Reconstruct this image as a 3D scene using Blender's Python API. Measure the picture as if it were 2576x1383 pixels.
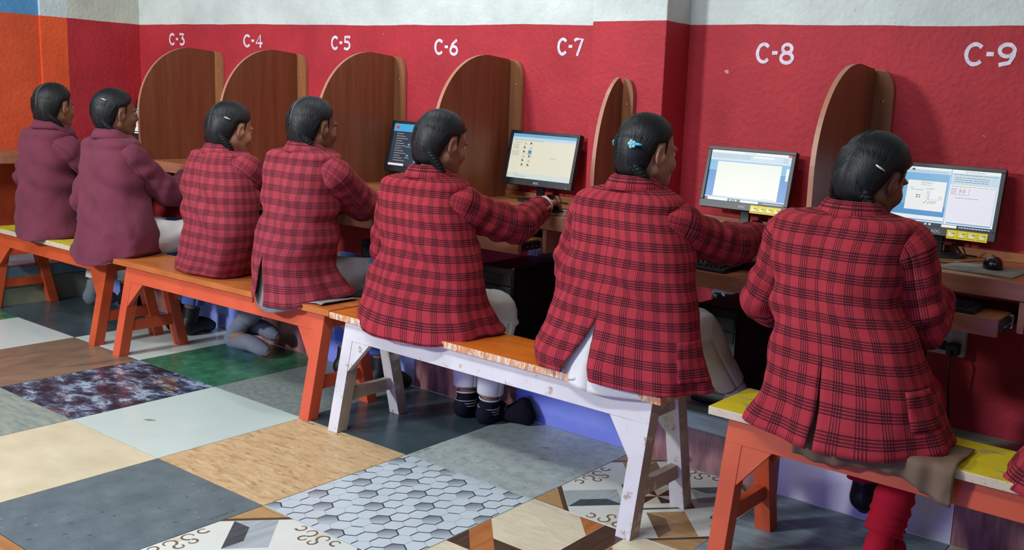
import bpy, bmesh, math, random
import numpy as np
from mathutils import Vector, Matrix
random.seed(7); np.random.seed(7)
S = bpy.context.scene
for o in list(bpy.data.objects): bpy.data.objects.remove(o)
COL = S.collection

# ------------------------------------------------------------------ camera
F_PX, YAW, PITCH, ROLL = 2444.075, 0.599173, 0.171622, 0.052546
CX, CY, W_PX, H_PX = 1568.67, 673.97, 2576.0, 1383.0
cam_d = bpy.data.cameras.new('camera'); cam = bpy.data.objects.new('camera', cam_d); COL.objects.link(cam)
cy_, sy_, cp_, sp_ = math.cos(YAW), math.sin(YAW), math.cos(PITCH), math.sin(PITCH)
fwd = Vector((-sy_*cp_, cy_*cp_, -sp_)); rt0 = Vector((cy_, sy_, 0)); up0 = rt0.cross(fwd)
rt = math.cos(ROLL)*rt0 + math.sin(ROLL)*up0; up = -math.sin(ROLL)*rt0 + math.cos(ROLL)*up0
M = Matrix((rt, up, -fwd)).transposed().to_4x4(); M.translation = Vector((4.93211, -2.36419, 1.31982))
cam.matrix_world = M
cam_d.sensor_fit = 'HORIZONTAL'; cam_d.sensor_width = 36.0; cam_d.lens = F_PX*36.0/W_PX
cam_d.shift_x = -(CX-W_PX/2)/W_PX; cam_d.shift_y = (CY-H_PX/2)/W_PX
cam_d.clip_start = 0.05
S.camera = cam

# ------------------------------------------------------------------ world, lamps, exposure
wd = bpy.data.worlds.new('room_light'); S.world = wd; wd.use_nodes = True
bg = wd.node_tree.nodes['Background']; bg.inputs[0].default_value = (0.86, 0.93, 1.0, 1); bg.inputs[1].default_value = 0.14
def area(name, loc, target, power, color, sx, sy):
    l = bpy.data.lights.new(name, 'AREA'); l.shape = 'RECTANGLE'; l.size = sx; l.size_y = sy
    l.energy = power; l.color = color
    o = bpy.data.objects.new(name, l); COL.objects.link(o); o.location = loc
    o.rotation_euler = (Vector(target)-Vector(loc)).to_track_quat('-Z', 'Y').to_euler()
    return o
area('ceiling_or_fill_lamp', (0.3, -4.6, 2.55), (1.6, 0.6, 0.9), 212, (0.95, 0.99, 1.0), 0.55, 0.40)
area('ceiling_or_fill_lamp', (1.8, 0.25, 2.65), (1.8, 0.30, 0), 11, (0.93, 0.98, 1.0), 0.5, 0.10)
area('ceiling_or_fill_lamp', (2.8, -1.7, 2.75), (2.6, -0.9, 0), 48, (0.96, 0.99, 1.0), 1.2, 0.12)
area('ceiling_or_fill_lamp', (0.3, -1.3, 2.75), (0.1, -0.8, 0), 34, (0.97, 0.99, 1.0), 1.2, 0.12)  # added fill to brighten the left students and the side wall
area('ceiling_or_fill_lamp', (5.3, -1.4, 2.75), (4.6, -0.6, 0), 8, (0.98, 0.98, 1.0), 1.2, 0.12)  # added weak fill for faces turned to the right
vl = area('violet_fill_lamp', (2.6, -3.3, 0.42), (2.5, 0.6, 0.10), 5.5, (0.20, 0.18, 1.0), 3.6, 0.25); vl.data.spread = math.radians(50)  # unseen violet fill, spread narrowed to tint shaded fronts and spare the wall
S.view_settings.view_transform = 'Standard'; S.view_settings.look = 'None'
S.view_settings.exposure = -0.12; S.view_settings.gamma = 1.0; S.view_settings.use_curve_mapping = False

# ------------------------------------------------------------------ helpers: colour, materials
def lin(c):
    return tuple((x/255/12.92) if x/255 <= 0.04045 else ((x/255+0.055)/1.055)**2.4 for x in c)
MATS = {}
def N(nt, t, **kw):
    n = nt.nodes.new(t)
    for k, v in kw.items():
        if k.startswith('i_'):
            key = k[2:]; key = int(key) if key.isdigit() else key.replace('_', ' ')
            n.inputs[key].default_value = v
        else: setattr(n, k, v)
    return n
def base(name, rough=0.6, spec=0.3, metal=0.0):
    m = bpy.data.materials.new(name); m.use_nodes = True; nt = m.node_tree
    b = nt.nodes['Principled BSDF']; b.inputs['Roughness'].default_value = rough
    b.inputs['Specular IOR Level'].default_value = spec; b.inputs['Metallic'].default_value = metal
    MATS[name] = m
    return m, nt, b
def ramp(nt, stops):
    r = nt.nodes.new('ShaderNodeValToRGB'); e = r.color_ramp.elements
    while len(e) < len(stops): e.new(0.5)
    for i, (p, c) in enumerate(stops):
        e[i].position = p; e[i].color = (*lin(c), 1)
    return r
def mottled(name, stops, scale=(6, 6, 6), detail=5, rough=0.6, spec=0.3, bump=0.0, bscale=60, dist=0.0, coord='Object', nrough=0.6):
    """noise-driven colour between stops, optional fine relief"""
    m, nt, b = base(name, rough, spec)
    tc = N(nt, 'ShaderNodeTexCoord'); mp = N(nt, 'ShaderNodeMapping'); mp.inputs['Scale'].default_value = scale
    nt.links.new(tc.outputs[coord], mp.inputs[0])
    nz = N(nt, 'ShaderNodeTexNoise', i_Scale=1.0, i_Detail=detail, i_Roughness=nrough, i_Distortion=dist); nt.links.new(mp.outputs[0], nz.inputs['Vector'])
    r = ramp(nt, stops); nt.links.new(nz.outputs['Fac'], r.inputs[0]); nt.links.new(r.outputs[0], b.inputs['Base Color'])
    if bump > 0:
        n2 = N(nt, 'ShaderNodeTexNoise', i_Scale=bscale, i_Detail=4.0); nt.links.new(tc.outputs[coord], n2.inputs['Vector'])
        bp = N(nt, 'ShaderNodeBump', i_Strength=bump, i_Distance=0.01); nt.links.new(n2.outputs['Fac'], bp.inputs['Height'])
        nt.links.new(bp.outputs[0], b.inputs['Normal'])
    return m
def plain(name, c, rough=0.6, spec=0.3, metal=0.0, emit=None):
    m, nt, b = base(name, rough, spec, metal)
    b.inputs['Base Color'].default_value = (*lin(c), 1)
    if emit is not None:
        b.inputs['Emission Color'].default_value = (*lin(c), 1); b.inputs['Emission Strength'].default_value = emit
        b.inputs['Base Color'].default_value = (0.01, 0.01, 0.01, 1)
    return m
def wood(name, dark, light, scale=(3, 3, 40), rough=0.45, spec=0.3, dist=0.6):
    # grain runs along the axis with the small scale value
    return mottled(name, [(0.30, dark), (0.5, tuple((a+b)//2 for a, b in zip(dark, light))), (0.72, light)], scale=scale, detail=7, rough=rough, spec=spec, dist=dist, nrough=0.65)

# ------------------------------------------------------------------ helpers: meshes
def link(name, me, mats, parent=None, loc=(0, 0, 0), smooth=False):
    o = bpy.data.objects.new(name, me); COL.objects.link(o)
    for m in (mats if isinstance(mats, (list, tuple)) else [mats]): me.materials.append(m)
    if smooth:
        me.polygons.foreach_set('use_smooth', [True]*len(me.polygons))
    if parent is not None: o.parent = parent
    o.location = loc
    return o
def pyd(name, V, Fc, mats, parent=None, loc=(0, 0, 0), smooth=False, uv=None, midx=None):
    me = bpy.data.meshes.new(name); me.from_pydata([tuple(map(float, v)) for v in V], [], [tuple(map(int, f)) for f in Fc]); me.update()
    if uv is not None:
        ul = me.uv_layers.new(name='UVMap'); li = np.zeros(len(me.loops), dtype=np.int32); me.loops.foreach_get('vertex_index', li)
        ul.data.foreach_set('uv', np.asarray(uv, dtype=np.float32)[li].ravel())
    if midx is not None: me.polygons.foreach_set('material_index', midx)
    return link(name, me, mats, parent, loc, smooth)
def tag(o, label=None, cat=None, group=None, kind=None):
    if label: o['label'] = label
    if cat: o['category'] = cat
    if group: o['group'] = group
    if kind: o['kind'] = kind
    return o
def empty(name, loc=(0, 0, 0), rz=0.0):
    o = bpy.data.objects.new(name, None); COL.objects.link(o); o.location = loc; o.rotation_euler = (0, 0, rz); o.empty_display_size = 0.05
    return o
class MB:
    """collects boxes, prisms and tubes into one mesh"""
    def __init__(s): s.bm = bmesh.new()
    def box(s, x0, x1, y0, y1, z0, z1, mi=0, bev=0.0, M=None):
        vs = [s.bm.verts.new((x, y, z)) for x in (x0, x1) for y in (y0, y1) for z in (z0, z1)]
        fs = [(0, 1, 3, 2), (4, 6, 7, 5), (0, 4, 5, 1), (2, 3, 7, 6), (0, 2, 6, 4), (1, 5, 7, 3)]
        F_ = [s.bm.faces.new([vs[i] for i in f]) for f in fs]
        for f in F_: f.material_index = mi
        if M is not None:
            for v in vs: v.co = M @ v.co
        if bev > 0:
            es = set(e for f in F_ for e in f.edges)
            r = bmesh.ops.bevel(s.bm, geom=list(es), offset=bev, segments=2, profile=0.6, affect='EDGES', clamp_overlap=True)
            for f in r['faces']: f.material_index = mi
        return s
    def hexa(s, P, mi=0, bev=0.0):
        """8 corners: bottom ring 0-3, top ring 4-7"""
        vs = [s.bm.verts.new(tuple(p)) for p in P]
        fs = [(3, 2, 1, 0), (4, 5, 6, 7), (0, 1, 5, 4), (1, 2, 6, 5), (2, 3, 7, 6), (3, 0, 4, 7)]
        F_ = [s.bm.faces.new([vs[i] for i in f]) for f in fs]
        for f in F_: f.material_index = mi
        if bev > 0:
            bmesh.ops.bevel(s.bm, geom=list(set(e for f in F_ for e in f.edges)), offset=bev, segments=2, profile=0.6, affect='EDGES', clamp_overlap=True)
        return s
    def prism(s, pts, axis, d0, d1, mi=0, mi_side=None):
        """polygon pts in the plane across axis, extruded d0..d1"""
        def mk(p, d):
            return {'x': (d, p[0], p[1]), 'y': (p[0], d, p[1]), 'z': (p[0], p[1], d)}[axis]
        a = [s.bm.verts.new(mk(p, d0)) for p in pts]; b = [s.bm.verts.new(mk(p, d1)) for p in pts]
        n = len(pts)
        f1 = s.bm.faces.new(a[::-1]); f2 = s.bm.faces.new(b); f1.material_index = f2.material_index = mi
        for i in range(n):
            f = s.bm.faces.new((a[i], a[(i+1) % n], b[(i+1) % n], b[i])); f.material_index = mi if mi_side is None else mi_side
        return s
    def tube(s, pts, rad, n=8, mi=0, cap=True):
        pts = [Vector(p) for p in pts]; rings = []
        rad = rad if isinstance(rad, (list, tuple)) else [rad]*len(pts)
        t0 = (pts[1]-pts[0]).normalized(); u = t0.orthogonal().normalized()
        for i, p in enumerate(pts):
            t = (pts[min(i+1, len(pts)-1)]-pts[max(i-1, 0)]).normalized()
            u = (u-t*u.dot(t)).normalized(); w = t.cross(u)
            rings.append([s.bm.verts.new(p+(u*math.cos(2*math.pi*k/n)+w*math.sin(2*math.pi*k/n))*rad[i]) for k in range(n)])
        for i in range(len(rings)-1):
            for k in range(n):
                f = s.bm.faces.new((rings[i][k], rings[i][(k+1) % n], rings[i+1][(k+1) % n], rings[i+1][k])); f.material_index = mi; f.smooth = True
        if cap:
            f = s.bm.faces.new(rings[0][::-1]); f.material_index = mi
            f = s.bm.faces.new(rings[-1]); f.material_index = mi
        return s
    def sphere(s, c, r, n=10, mi=0, sc=(1, 1, 1)):
        Mx = Matrix.Translation(c) @ Matrix.Diagonal((r*sc[0], r*sc[1], r*sc[2], 1))
        g = bmesh.ops.create_uvsphere(s.bm, u_segments=n, v_segments=max(6, n//2+1), radius=1.0, matrix=Mx)
        for v in g['verts']:
            for f in v.link_faces: f.material_index = mi; f.smooth = True
        return s
    def build(s, name, mats, parent=None, loc=(0, 0, 0)):
        bmesh.ops.recalc_face_normals(s.bm, faces=s.bm.faces)
        me = bpy.data.meshes.new(name); s.bm.to_mesh(me); s.bm.free()
        return link(name, me, mats, parent, loc)
def spline(P, n):
    """Catmull-Rom through control rows, n samples"""
    P = np.asarray(P, float); m = len(P); Q = np.vstack([2*P[0]-P[1], P, 2*P[-1]-P[-2]])
    out = []
    for t in np.linspace(0, m-1, n):
        i = min(int(t), m-2); f = t-i; a, b, c, d = Q[i], Q[i+1], Q[i+2], Q[i+3]
        out.append(0.5*((2*b)+(-a+c)*f+(2*a-5*b+4*c-d)*f*f+(-a+3*b-3*c+d)*f**3))
    return np.array(out)
_perm = np.random.RandomState(3).rand(64, 64, 64)
def vnoise(P, sc):
    """smooth value noise in -1..1"""
    q = np.asarray(P, float)*sc; i = np.floor(q).astype(int); f = q-i; f = f*f*(3-2*f); r = 0
    for dx in (0, 1):
        for dy in (0, 1):
            for dz in (0, 1):
                w = (f[..., 0] if dx else 1-f[..., 0])*(f[..., 1] if dy else 1-f[..., 1])*(f[..., 2] if dz else 1-f[..., 2])
                r = r+w*_perm[(i[..., 0]+dx) % 64, (i[..., 1]+dy) % 64, (i[..., 2]+dz) % 64]
    return r*2-1

# ------------------------------------------------------------------ the setting
YW, ZP = 1.10, 1.63            # back wall plane, height of the painted dado line
def painted_wall(name, lower, upper, split=None):
    """lower/upper paint with a hand-cut line; split = (axis value list) for colour fields along Y"""
    m, nt, b = base(name, 0.62, 0.25)
    tc = N(nt, 'ShaderNodeTexCoord'); sx = N(nt, 'ShaderNodeSeparateXYZ'); nt.links.new(tc.outputs['Object'], sx.inputs[0])
    wob = N(nt, 'ShaderNodeTexNoise', i_Scale=2.2, i_Detail=6.0); nt.links.new(tc.outputs['Object'], wob.inputs['Vector'])
    w2 = N(nt, 'ShaderNodeMath', operation='MULTIPLY_ADD'); nt.links.new(wob.outputs['Fac'], w2.inputs[0]); w2.inputs[1].default_value = 0.02; nt.links.new(sx.outputs['Z'], w2.inputs[2])
    gt = N(nt, 'ShaderNodeMath', operation='GREATER_THAN'); nt.links.new(w2.outputs[0], gt.inputs[0]); gt.inputs[1].default_value = ZP+0.01
    mot = N(nt, 'ShaderNodeTexNoise', i_Scale=3.5, i_Detail=5.0, i_Roughness=0.65); nt.links.new(tc.outputs['Object'], mot.inputs['Vector'])
    def field(c):
        r = ramp(nt, [(0.3, tuple(int(x*0.93) for x in c)), (0.7, tuple(min(255, int(x*1.05+3)) for x in c))]); nt.links.new(mot.outputs['Fac'], r.inputs[0]); return r.outputs[0]
    def along(fields):
        cur = field(fields[0][1])
        for y, c in fields[1:]:
            mx = N(nt, 'ShaderNodeMix', data_type='RGBA'); g = N(nt, 'ShaderNodeMath', operation='LESS_THAN'); nt.links.new(sx.outputs['Y'], g.inputs[0]); g.inputs[1].default_value = y
            nt.links.new(g.outputs[0], mx.inputs[0]); nt.links.new(cur, mx.inputs[6]); nt.links.new(field(c), mx.inputs[7]); cur = mx.outputs[2]
        return cur
    mx = N(nt, 'ShaderNodeMix', data_type='RGBA'); nt.links.new(gt.outputs[0], mx.inputs[0])
    nt.links.new(along(lower), mx.inputs[6]); nt.links.new(along(upper), mx.inputs[7])
    # chips of the paint
    chip = N(nt, 'ShaderNodeTexNoise', i_Scale=26.0, i_Detail=3.0); nt.links.new(tc.outputs['Object'], chip.inputs['Vector'])
    cg = N(nt, 'ShaderNodeMath', operation='GREATER_THAN'); nt.links.new(chip.outputs['Fac'], cg.inputs[0]); cg.inputs[1].default_value = 0.765
    m3 = N(nt, 'ShaderNodeMix', data_type='RGBA'); nt.links.new(cg.outputs[0], m3.inputs[0]); nt.links.new(mx.outputs[2], m3.inputs[6]); m3.inputs[7].default_value = (*lin((214, 150, 150)), 1)
    nt.links.new(m3.outputs[2], b.inputs['Base Color'])
    n2 = N(nt, 'ShaderNodeTexNoise', i_Scale=55.0, i_Detail=4.0); nt.links.new(tc.outputs['Object'], n2.inputs['Vector'])
    bp = N(nt, 'ShaderNodeBump', i_Strength=0.35, i_Distance=0.012); nt.links.new(n2.outputs['Fac'], bp.inputs['Height']); nt.links.new(bp.outputs[0], b.inputs['Normal'])
    return m
RED, OFFW = (176, 47, 57), (206, 216, 212)
wall_m = painted_wall('red_and_white_wall_paint', [(9, RED)], [(9, OFFW)])
left_m = painted_wall('left_wall_paint', [(9, RED), (0.652, (228, 92, 50)), (0.50, (208, 84, 50))], [(9, (196, 202, 190)), (0.655, (200, 216, 220)), (0.50, (84, 146, 196))])
wb = MB().box(-1.40, 6.6, YW, YW+0.15, 0, 2.95).build('wall_back', wall_m); tag(wb, 'red painted back wall with a white band above', kind='structure')
wl = MB().box(-1.42, -1.28, 0.50, YW, 0, 2.95).box(-1.42, -1.30, -2.6, 0.50, 0, 2.95).build('wall_left', left_m); tag(wl, 'orange and red side wall with blue above', kind='structure')
pc = MB().box(2.47, 2.83, 0.923, YW+0.01, 0, 2.95, bev=0.006).build('wall_column', wall_m); tag(pc, 'red and white pillar standing out from the back wall', kind='structure')

# painted station numbers, brush strokes as raised flat ribbons
paint_w = mottled('white_brush_paint', [(0.3, (196, 186, 206)), (0.6, (236, 226, 238))], scale=(40, 40, 40), rough=0.6)
def arc(cx, cz, rx, rz, a0, a1, n=14):
    return [(cx+rx*math.cos(math.radians(a0+(a1-a0)*i/n)), cz+rz*math.sin(math.radians(a0+(a1-a0)*i/n))) for i in range(n+1)]
GLY = {
 'C': [arc(0.36, 0.5, 0.34, 0.47, 50, 312)], '-': [[(0.02, 0.5), (0.30, 0.5)]],
 '3': [[(0.06, 0.96), (0.5, 0.96), (0.27, 0.58)]+arc(0.27, 0.31, 0.27, 0.27, 80, -130)],
 '4': [[(0.42, 0.0), (0.42, 1.0), (0.02, 0.32), (0.60, 0.32)]],
 '5': [[(0.52, 0.97), (0.10, 0.97), (0.08, 0.55)]+arc(0.25, 0.31, 0.28, 0.29, 100, -130)],
 '6': [[(0.48, 0.97), (0.2, 0.72)]+arc(0.30, 0.28, 0.26, 0.27, 165, 525, 20)],
 '7': [[(0.02, 0.90), (0.10, 0.97), (0.56, 0.97), (0.22, 0.0)]],
 '8': [arc(0.30, 0.75, 0.22, 0.22, -90, 270, 18), arc(0.30, 0.27, 0.28, 0.26, 90, 450, 18)],
 '9': [arc(0.30, 0.70, 0.26, 0.27, -10, 350, 20)+[(0.54, 0.45), (0.42, 0.14), (0.10, 0.04)]]}
def ribbon(bm_, pts, w, to3, th=0.0010):
    """flat brush stroke with a little thickness; pts in 2D, to3 maps (u, v, depth) to 3D"""
    P = [Vector(p) for p in pts]; L, R = [], []
    for i, p in enumerate(P):
        t = (P[min(i+1, len(P)-1)]-P[max(i-1, 0)]); t = t.normalized() if t.length > 0 else Vector((1, 0)); nrm = Vector((-t.y, t.x))
        ww = w*(0.92+0.16*random.random())*0.5
        e = t*ww*0.6 if i == len(P)-1 else (-t*ww*0.6 if i == 0 else Vector((0, 0)))
        L.append(p+e+nrm*ww); R.append(p+e-nrm*ww)
    n = len(P); f0 = [bm_.verts.new(to3(q.x, q.y, th+0.0012*i/n)) for i, q in enumerate(L)]; f1 = [bm_.verts.new(to3(q.x, q.y, th+0.0012*i/n)) for i, q in enumerate(R)]
    for i in range(n-1): bm_.faces.new((f0[i], f1[i], f1[i+1], f0[i+1]))
for d, x0, x1, z0, z1 in [('3', -.937, -.772, 1.508, 1.575), ('4', -.170, .002, 1.506, 1.572), ('5', .608, .758, 1.503, 1.569), ('6', 1.383, 1.536, 1.490, 1.559), ('7', 2.153, 2.291, 1.501, 1.571), ('8', 3.142, 3.295, 1.488, 1.560), ('9', 3.940, 4.103, 1.497, 1.569)]:
    mb = MB(); h = z1-z0; w = x1-x0
    to3 = lambda u, v, dep, y=YW: (u, y-dep, v)
    for ch, ox, sw in (('C', 0.0, 0.36), ('-', 0.44, 0.45), ('%s' % d, 0.66, 0.34)):
        gw = {'C': 0.70, '-': 0.5, }.get(ch, 0.6)
        for st in GLY[ch]:
            k = w*sw/gw
            ribbon(mb.bm, [(x0+w*ox+p[0]*(w*0.36 if ch == '-' else k), z0+(p[1] if ch != '-' else 0.52)*h) for p in st], 0.0135, to3)
    me_ = bpy.data.meshes.new('painted_number'); mb.bm.to_mesh(me_); mb.bm.free(); link('painted_number', me_, paint_w, wb)

# ------------------------------------------------------------------ floor tiles
grout = plain('pale_grout', (186, 190, 182), 0.8)
fl = MB().box(-1.42, 6.6, -3.6, 0.61, -0.06, -0.006).build('floor', grout); tag(fl, 'floor of mixed sample tiles', kind='structure')
T = {}
T['mint'] = mottled('mint_white_tile', [(0.3, (186, 204, 198)), (0.7, (198, 214, 208))], (3, 3, 3), rough=0.22, spec=0.5)
T['white'] = mottled('white_tile', [(0.3, (196, 208, 206)), (0.7, (208, 218, 214))], (3, 3, 3), rough=0.2, spec=0.5)
T['slate'] = mottled('dark_slate_tile', [(0.3, (52, 66, 74)), (0.7, (72, 88, 94))], (4, 4, 4), rough=0.25, spec=0.5)
T['charcoal'] = mottled('charcoal_tile', [(0.28, (80, 96, 102)), (0.62, (100, 116, 120)), (0.80, (124, 136, 138))], (9, 9, 9), detail=9, rough=0.35, spec=0.4)
T['grey'] = mottled('grey_speckled_tile', [(0.3, (112, 124, 120)), (0.55, (132, 144, 138)), (0.75, (148, 158, 150))], (40, 40, 40), detail=6, rough=0.4, spec=0.4)
T['lightgrey'] = mottled('light_grey_concrete_tile', [(0.25, (136, 148, 148)), (0.5, (164, 176, 174)), (0.75, (180, 190, 186))], (22, 22, 22), detail=9, rough=0.35, spec=0.4)
T['greygreen'] = mottled('grey_green_stone_tile', [(0.3, (110, 124, 116)), (0.52, (138, 148, 138)), (0.75, (156, 162, 150))], (10, 36, 10), detail=8, rough=0.45)
T['green'] = mottled('green_marble_tile', [(0.25, (34, 84, 62)), (0.5, (54, 112, 82)), (0.66, (70, 130, 96)), (0.80, (128, 176, 142))], (12, 12, 12), detail=10, rough=0.25, spec=0.5)
T['brown'] = mottled('brown_stone_tile', [(0.25, (92, 76, 66)), (0.5, (132, 108, 90)), (0.75, (150, 124, 102))], (6, 2.5, 4), detail=7, rough=0.3, dist=1.2, spec=0.4)
T['cream'] = mottled('cream_stone_tile', [(0.3, (196, 184, 152)), (0.7, (216, 206, 176))], (5, 8, 5), detail=7, rough=0.3, spec=0.4)
T['tan'] = mottled('tan_travertine_tile', [(0.22, (128, 118, 100)), (0.38, (172, 140, 100)), (0.52, (198, 168, 126)), (0.70, (214, 188, 148))], (9, 42, 8), detail=12, rough=0.45, dist=0.9, nrough=0.78)
T['blueslate'] = mottled('blue_grey_slate_tile', [(0.3, (104, 122, 134)), (0.55, (132, 150, 160)), (0.75, (160, 174, 180))], (5, 30, 8), detail=9, rough=0.4, dist=0.5)
T['orangewood'] = wood('orange_wood_tile', (150, 96, 52), (200, 150, 96), (3, 30, 10))
# veined blue and rust marble
m, nt, b = base('blue_rust_marble_tile', 0.25, 0.5); T['marble'] = m
tc = N(nt, 'ShaderNodeTexCoord'); mp = N(nt, 'ShaderNodeMapping'); mp.inputs['Scale'].default_value = (7, 13, 5); nt.links.new(tc.outputs['Object'], mp.inputs[0])
nz = N(nt, 'ShaderNodeTexNoise', i_Scale=1.0, i_Detail=12.0, i_Roughness=0.74, i_Distortion=0.35); nt.links.new(mp.outputs[0], nz.inputs['Vector'])
r1 = ramp(nt, [(0.33, (24, 28, 38)), (0.44, (40, 44, 58)), (0.51, (70, 82, 106)), (0.57, (146, 166, 186)), (0.68, (196, 208, 216))]); nt.links.new(nz.outputs['Fac'], r1.inputs[0])
nb = N(nt, 'ShaderNodeTexNoise', i_Scale=0.5, i_Detail=8.0, i_Roughness=0.65, i_Distortion=0.4); nt.links.new(mp.outputs[0], nb.inputs['Vector'])
r2 = ramp(nt, [(0.55, (0, 0, 0)), (0.64, (255, 255, 255))]); nt.links.new(nb.outputs['Fac'], r2.inputs[0])
mx = N(nt, 'ShaderNodeMix', data_type='RGBA'); nt.links.new(r2.outputs[0], mx.inputs[0]); nt.links.new(r1.outputs[0], mx.inputs[6])
r3 = ramp(nt, [(0.35, (48, 42, 44)), (0.55, (124, 92, 70)), (0.7, (186, 174, 166))]); nt.links.new(nz.outputs['Fac'], r3.inputs[0]); nt.links.new(r3.outputs[0], mx.inputs[7]); nt.links.new(mx.outputs[2], b.inputs['Base Color'])
T['hexbase'] = mottled('white_hexagon_tile', [(0.3, (184, 198, 206)), (0.7, (196, 208, 214))], (6, 6, 6), rough=0.25, spec=0.5)
T['decorbase'] = mottled('cream_printed_tile', [(0.3, (206, 212, 204)), (0.7, (216, 220, 212))], (6, 6, 6), rough=0.25, spec=0.5)
T['woodbase'] = mottled('pale_maple_print_tile', [(0.3, (198, 188, 160)), (0.6, (214, 204, 178)), (0.75, (222, 214, 190))], (8, 24, 8), detail=7, rough=0.35, dist=2.0)
def flecks(m, col, thr, scale, stretch=(1, 1, 1), w=0.02):
    nt = m.node_tree; b = nt.nodes['Principled BSDF']; src = b.inputs['Base Color'].links[0].from_socket
    tc = N(nt, 'ShaderNodeTexCoord'); mp = N(nt, 'ShaderNodeMapping'); mp.inputs['Scale'].default_value = stretch; nt.links.new(tc.outputs['Object'], mp.inputs[0])
    nz = N(nt, 'ShaderNodeTexNoise', i_Scale=scale, i_Detail=3.0, i_Roughness=0.55); nt.links.new(mp.outputs[0], nz.inputs['Vector']); r = ramp(nt, [(thr, (0, 0, 0)), (thr+w, (255, 255, 255))]); nt.links.new(nz.outputs['Fac'], r.inputs[0])
    mx = N(nt, 'ShaderNodeMix', data_type='RGBA'); nt.links.new(r.outputs[0], mx.inputs[0]); nt.links.new(src, mx.inputs[6]); mx.inputs[7].default_value = (*lin(col), 1); nt.links.new(mx.outputs[2], b.inputs['Base Color'])
flecks(T['charcoal'], (158, 170, 172), 0.70, 70); flecks(T['charcoal'], (70, 82, 88), 0.66, 40); flecks(T['green'], (150, 190, 160), 0.69, 60); flecks(T['grey'], (96, 106, 104), 0.64, 90); flecks(T['lightgrey'], (130, 142, 142), 0.63, 80, (1, 0.5, 1)); flecks(T['lightgrey'], (190, 200, 196), 0.66, 50)
flecks(T['tan'], (150, 122, 88), 0.60, 26, (0.5, 2.4, 1), 0.08); flecks(T['tan'], (222, 200, 164), 0.62, 34, (0.4, 2.8, 1), 0.06); flecks(T['tan'], (152, 148, 136), 0.66, 9, (1, 1.6, 1), 0.06); flecks(T['blueslate'], (176, 188, 192), 0.64, 40, (0.5, 2, 1), 0.06)
ROWS = {0: {-3: 'greygreen', -2: 'slate', -1: 'slate', 0: 'white', 1: 'green', 2: 'grey', 3: 'slate', 4: 'lightgrey', 5: 'decorbase', 6: 'blueslate', 7: 'cream', 8: 'mint', 9: 'brown', 10: 'grey'},
        -1: {-3: 'grey', -2: 'green', -1: 'white', 0: 'brown', 1: 'marble', 2: 'mint', 3: 'tan', 4: 'hexbase', 5: 'woodbase', 6: 'greygreen', 7: 'slate', 8: 'lightgrey', 9: 'tan', 10: 'mint'},
        -2: {-3: 'mint', -2: 'brown', -1: 'slate', 0: 'lightgrey', 1: 'greygreen', 2: 'cream', 3: 'charcoal', 4: 'decorbase', 5: 'blueslate', 6: 'tan', 7: 'mint', 8: 'green', 9: 'slate', 10: 'cream'},
        -3: {-3: 'cream', -2: 'grey', -1: 'tan', 0: 'mint', 1: 'slate', 2: 'brown', 3: 'orangewood', 4: 'lightgrey', 5: 'green', 6: 'mint', 7: 'brown', 8: 'charcoal', 9: 'mint', 10: 'grey'},
        -4: {-3: 'slate', -2: 'mint', -1: 'grey', 0: 'green', 1: 'cream', 2: 'mint', 3: 'slate', 4: 'tan', 5: 'grey', 6: 'cream', 7: 'lightgrey', 8: 'mint', 9: 'cream', 10: 'slate'},
        -5: {k: ['mint', 'slate', 'cream', 'grey'][k % 4] for k in range(-3, 11)}, -6: {k: ['brown', 'mint', 'charcoal', 'tan'][k % 4] for k in range(-3, 11)}}
TILES = {}; tile_me = {}
for j, row in ROWS.items():
    for i, kind in row.items():
        if i*0.6 < -1.42 or (i+1)*0.6 > 6.61: continue
        if kind not in tile_me:
            mb = MB().box(0.0019, 0.5981, 0.0019, 0.5981, -0.008, 0.0, bev=0.0008); bmesh.ops.recalc_face_normals(mb.bm, faces=mb.bm.faces)
            me = bpy.data.meshes.new('tile'); mb.bm.to_mesh(me); mb.bm.free(); me.materials.append(T[kind]); tile_me[kind] = me
        o = bpy.data.objects.new('tile', tile_me[kind]); COL.objects.link(o); o.parent = fl; o.location = (i*0.6, j*0.6, 0); TILES[(i, j)] = o
# flat prints on the patterned tiles (print layers 0.2 mm proud)
def flat(bm_, pts, z, mi):
    vs = [bm_.verts.new((p[0], p[1], z)) for p in pts]; f = bm_.faces.new(vs); f.material_index = mi
    f.normal_update()
    if f.normal.z < 0: f.normal_flip()
def clip_sq(pts, lo=0.0028, hi=0.5972):
    for ax, v, sgn in ((0, lo, 1), (0, hi, -1), (1, lo, 1), (1, hi, -1)):
        out = []
        for k in range(len(pts)):
            a, c = pts[k], pts[(k+1) % len(pts)]; da, dc = (a[ax]-v)*sgn, (c[ax]-v)*sgn
            if da >= 0: out.append(a)
            if da*dc < 0:
                t = da/(da-dc); out.append((a[0]+(c[0]-a[0])*t, a[1]+(c[1]-a[1])*t))
        pts = out
        if len(pts) < 3: return []
    return pts
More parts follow.
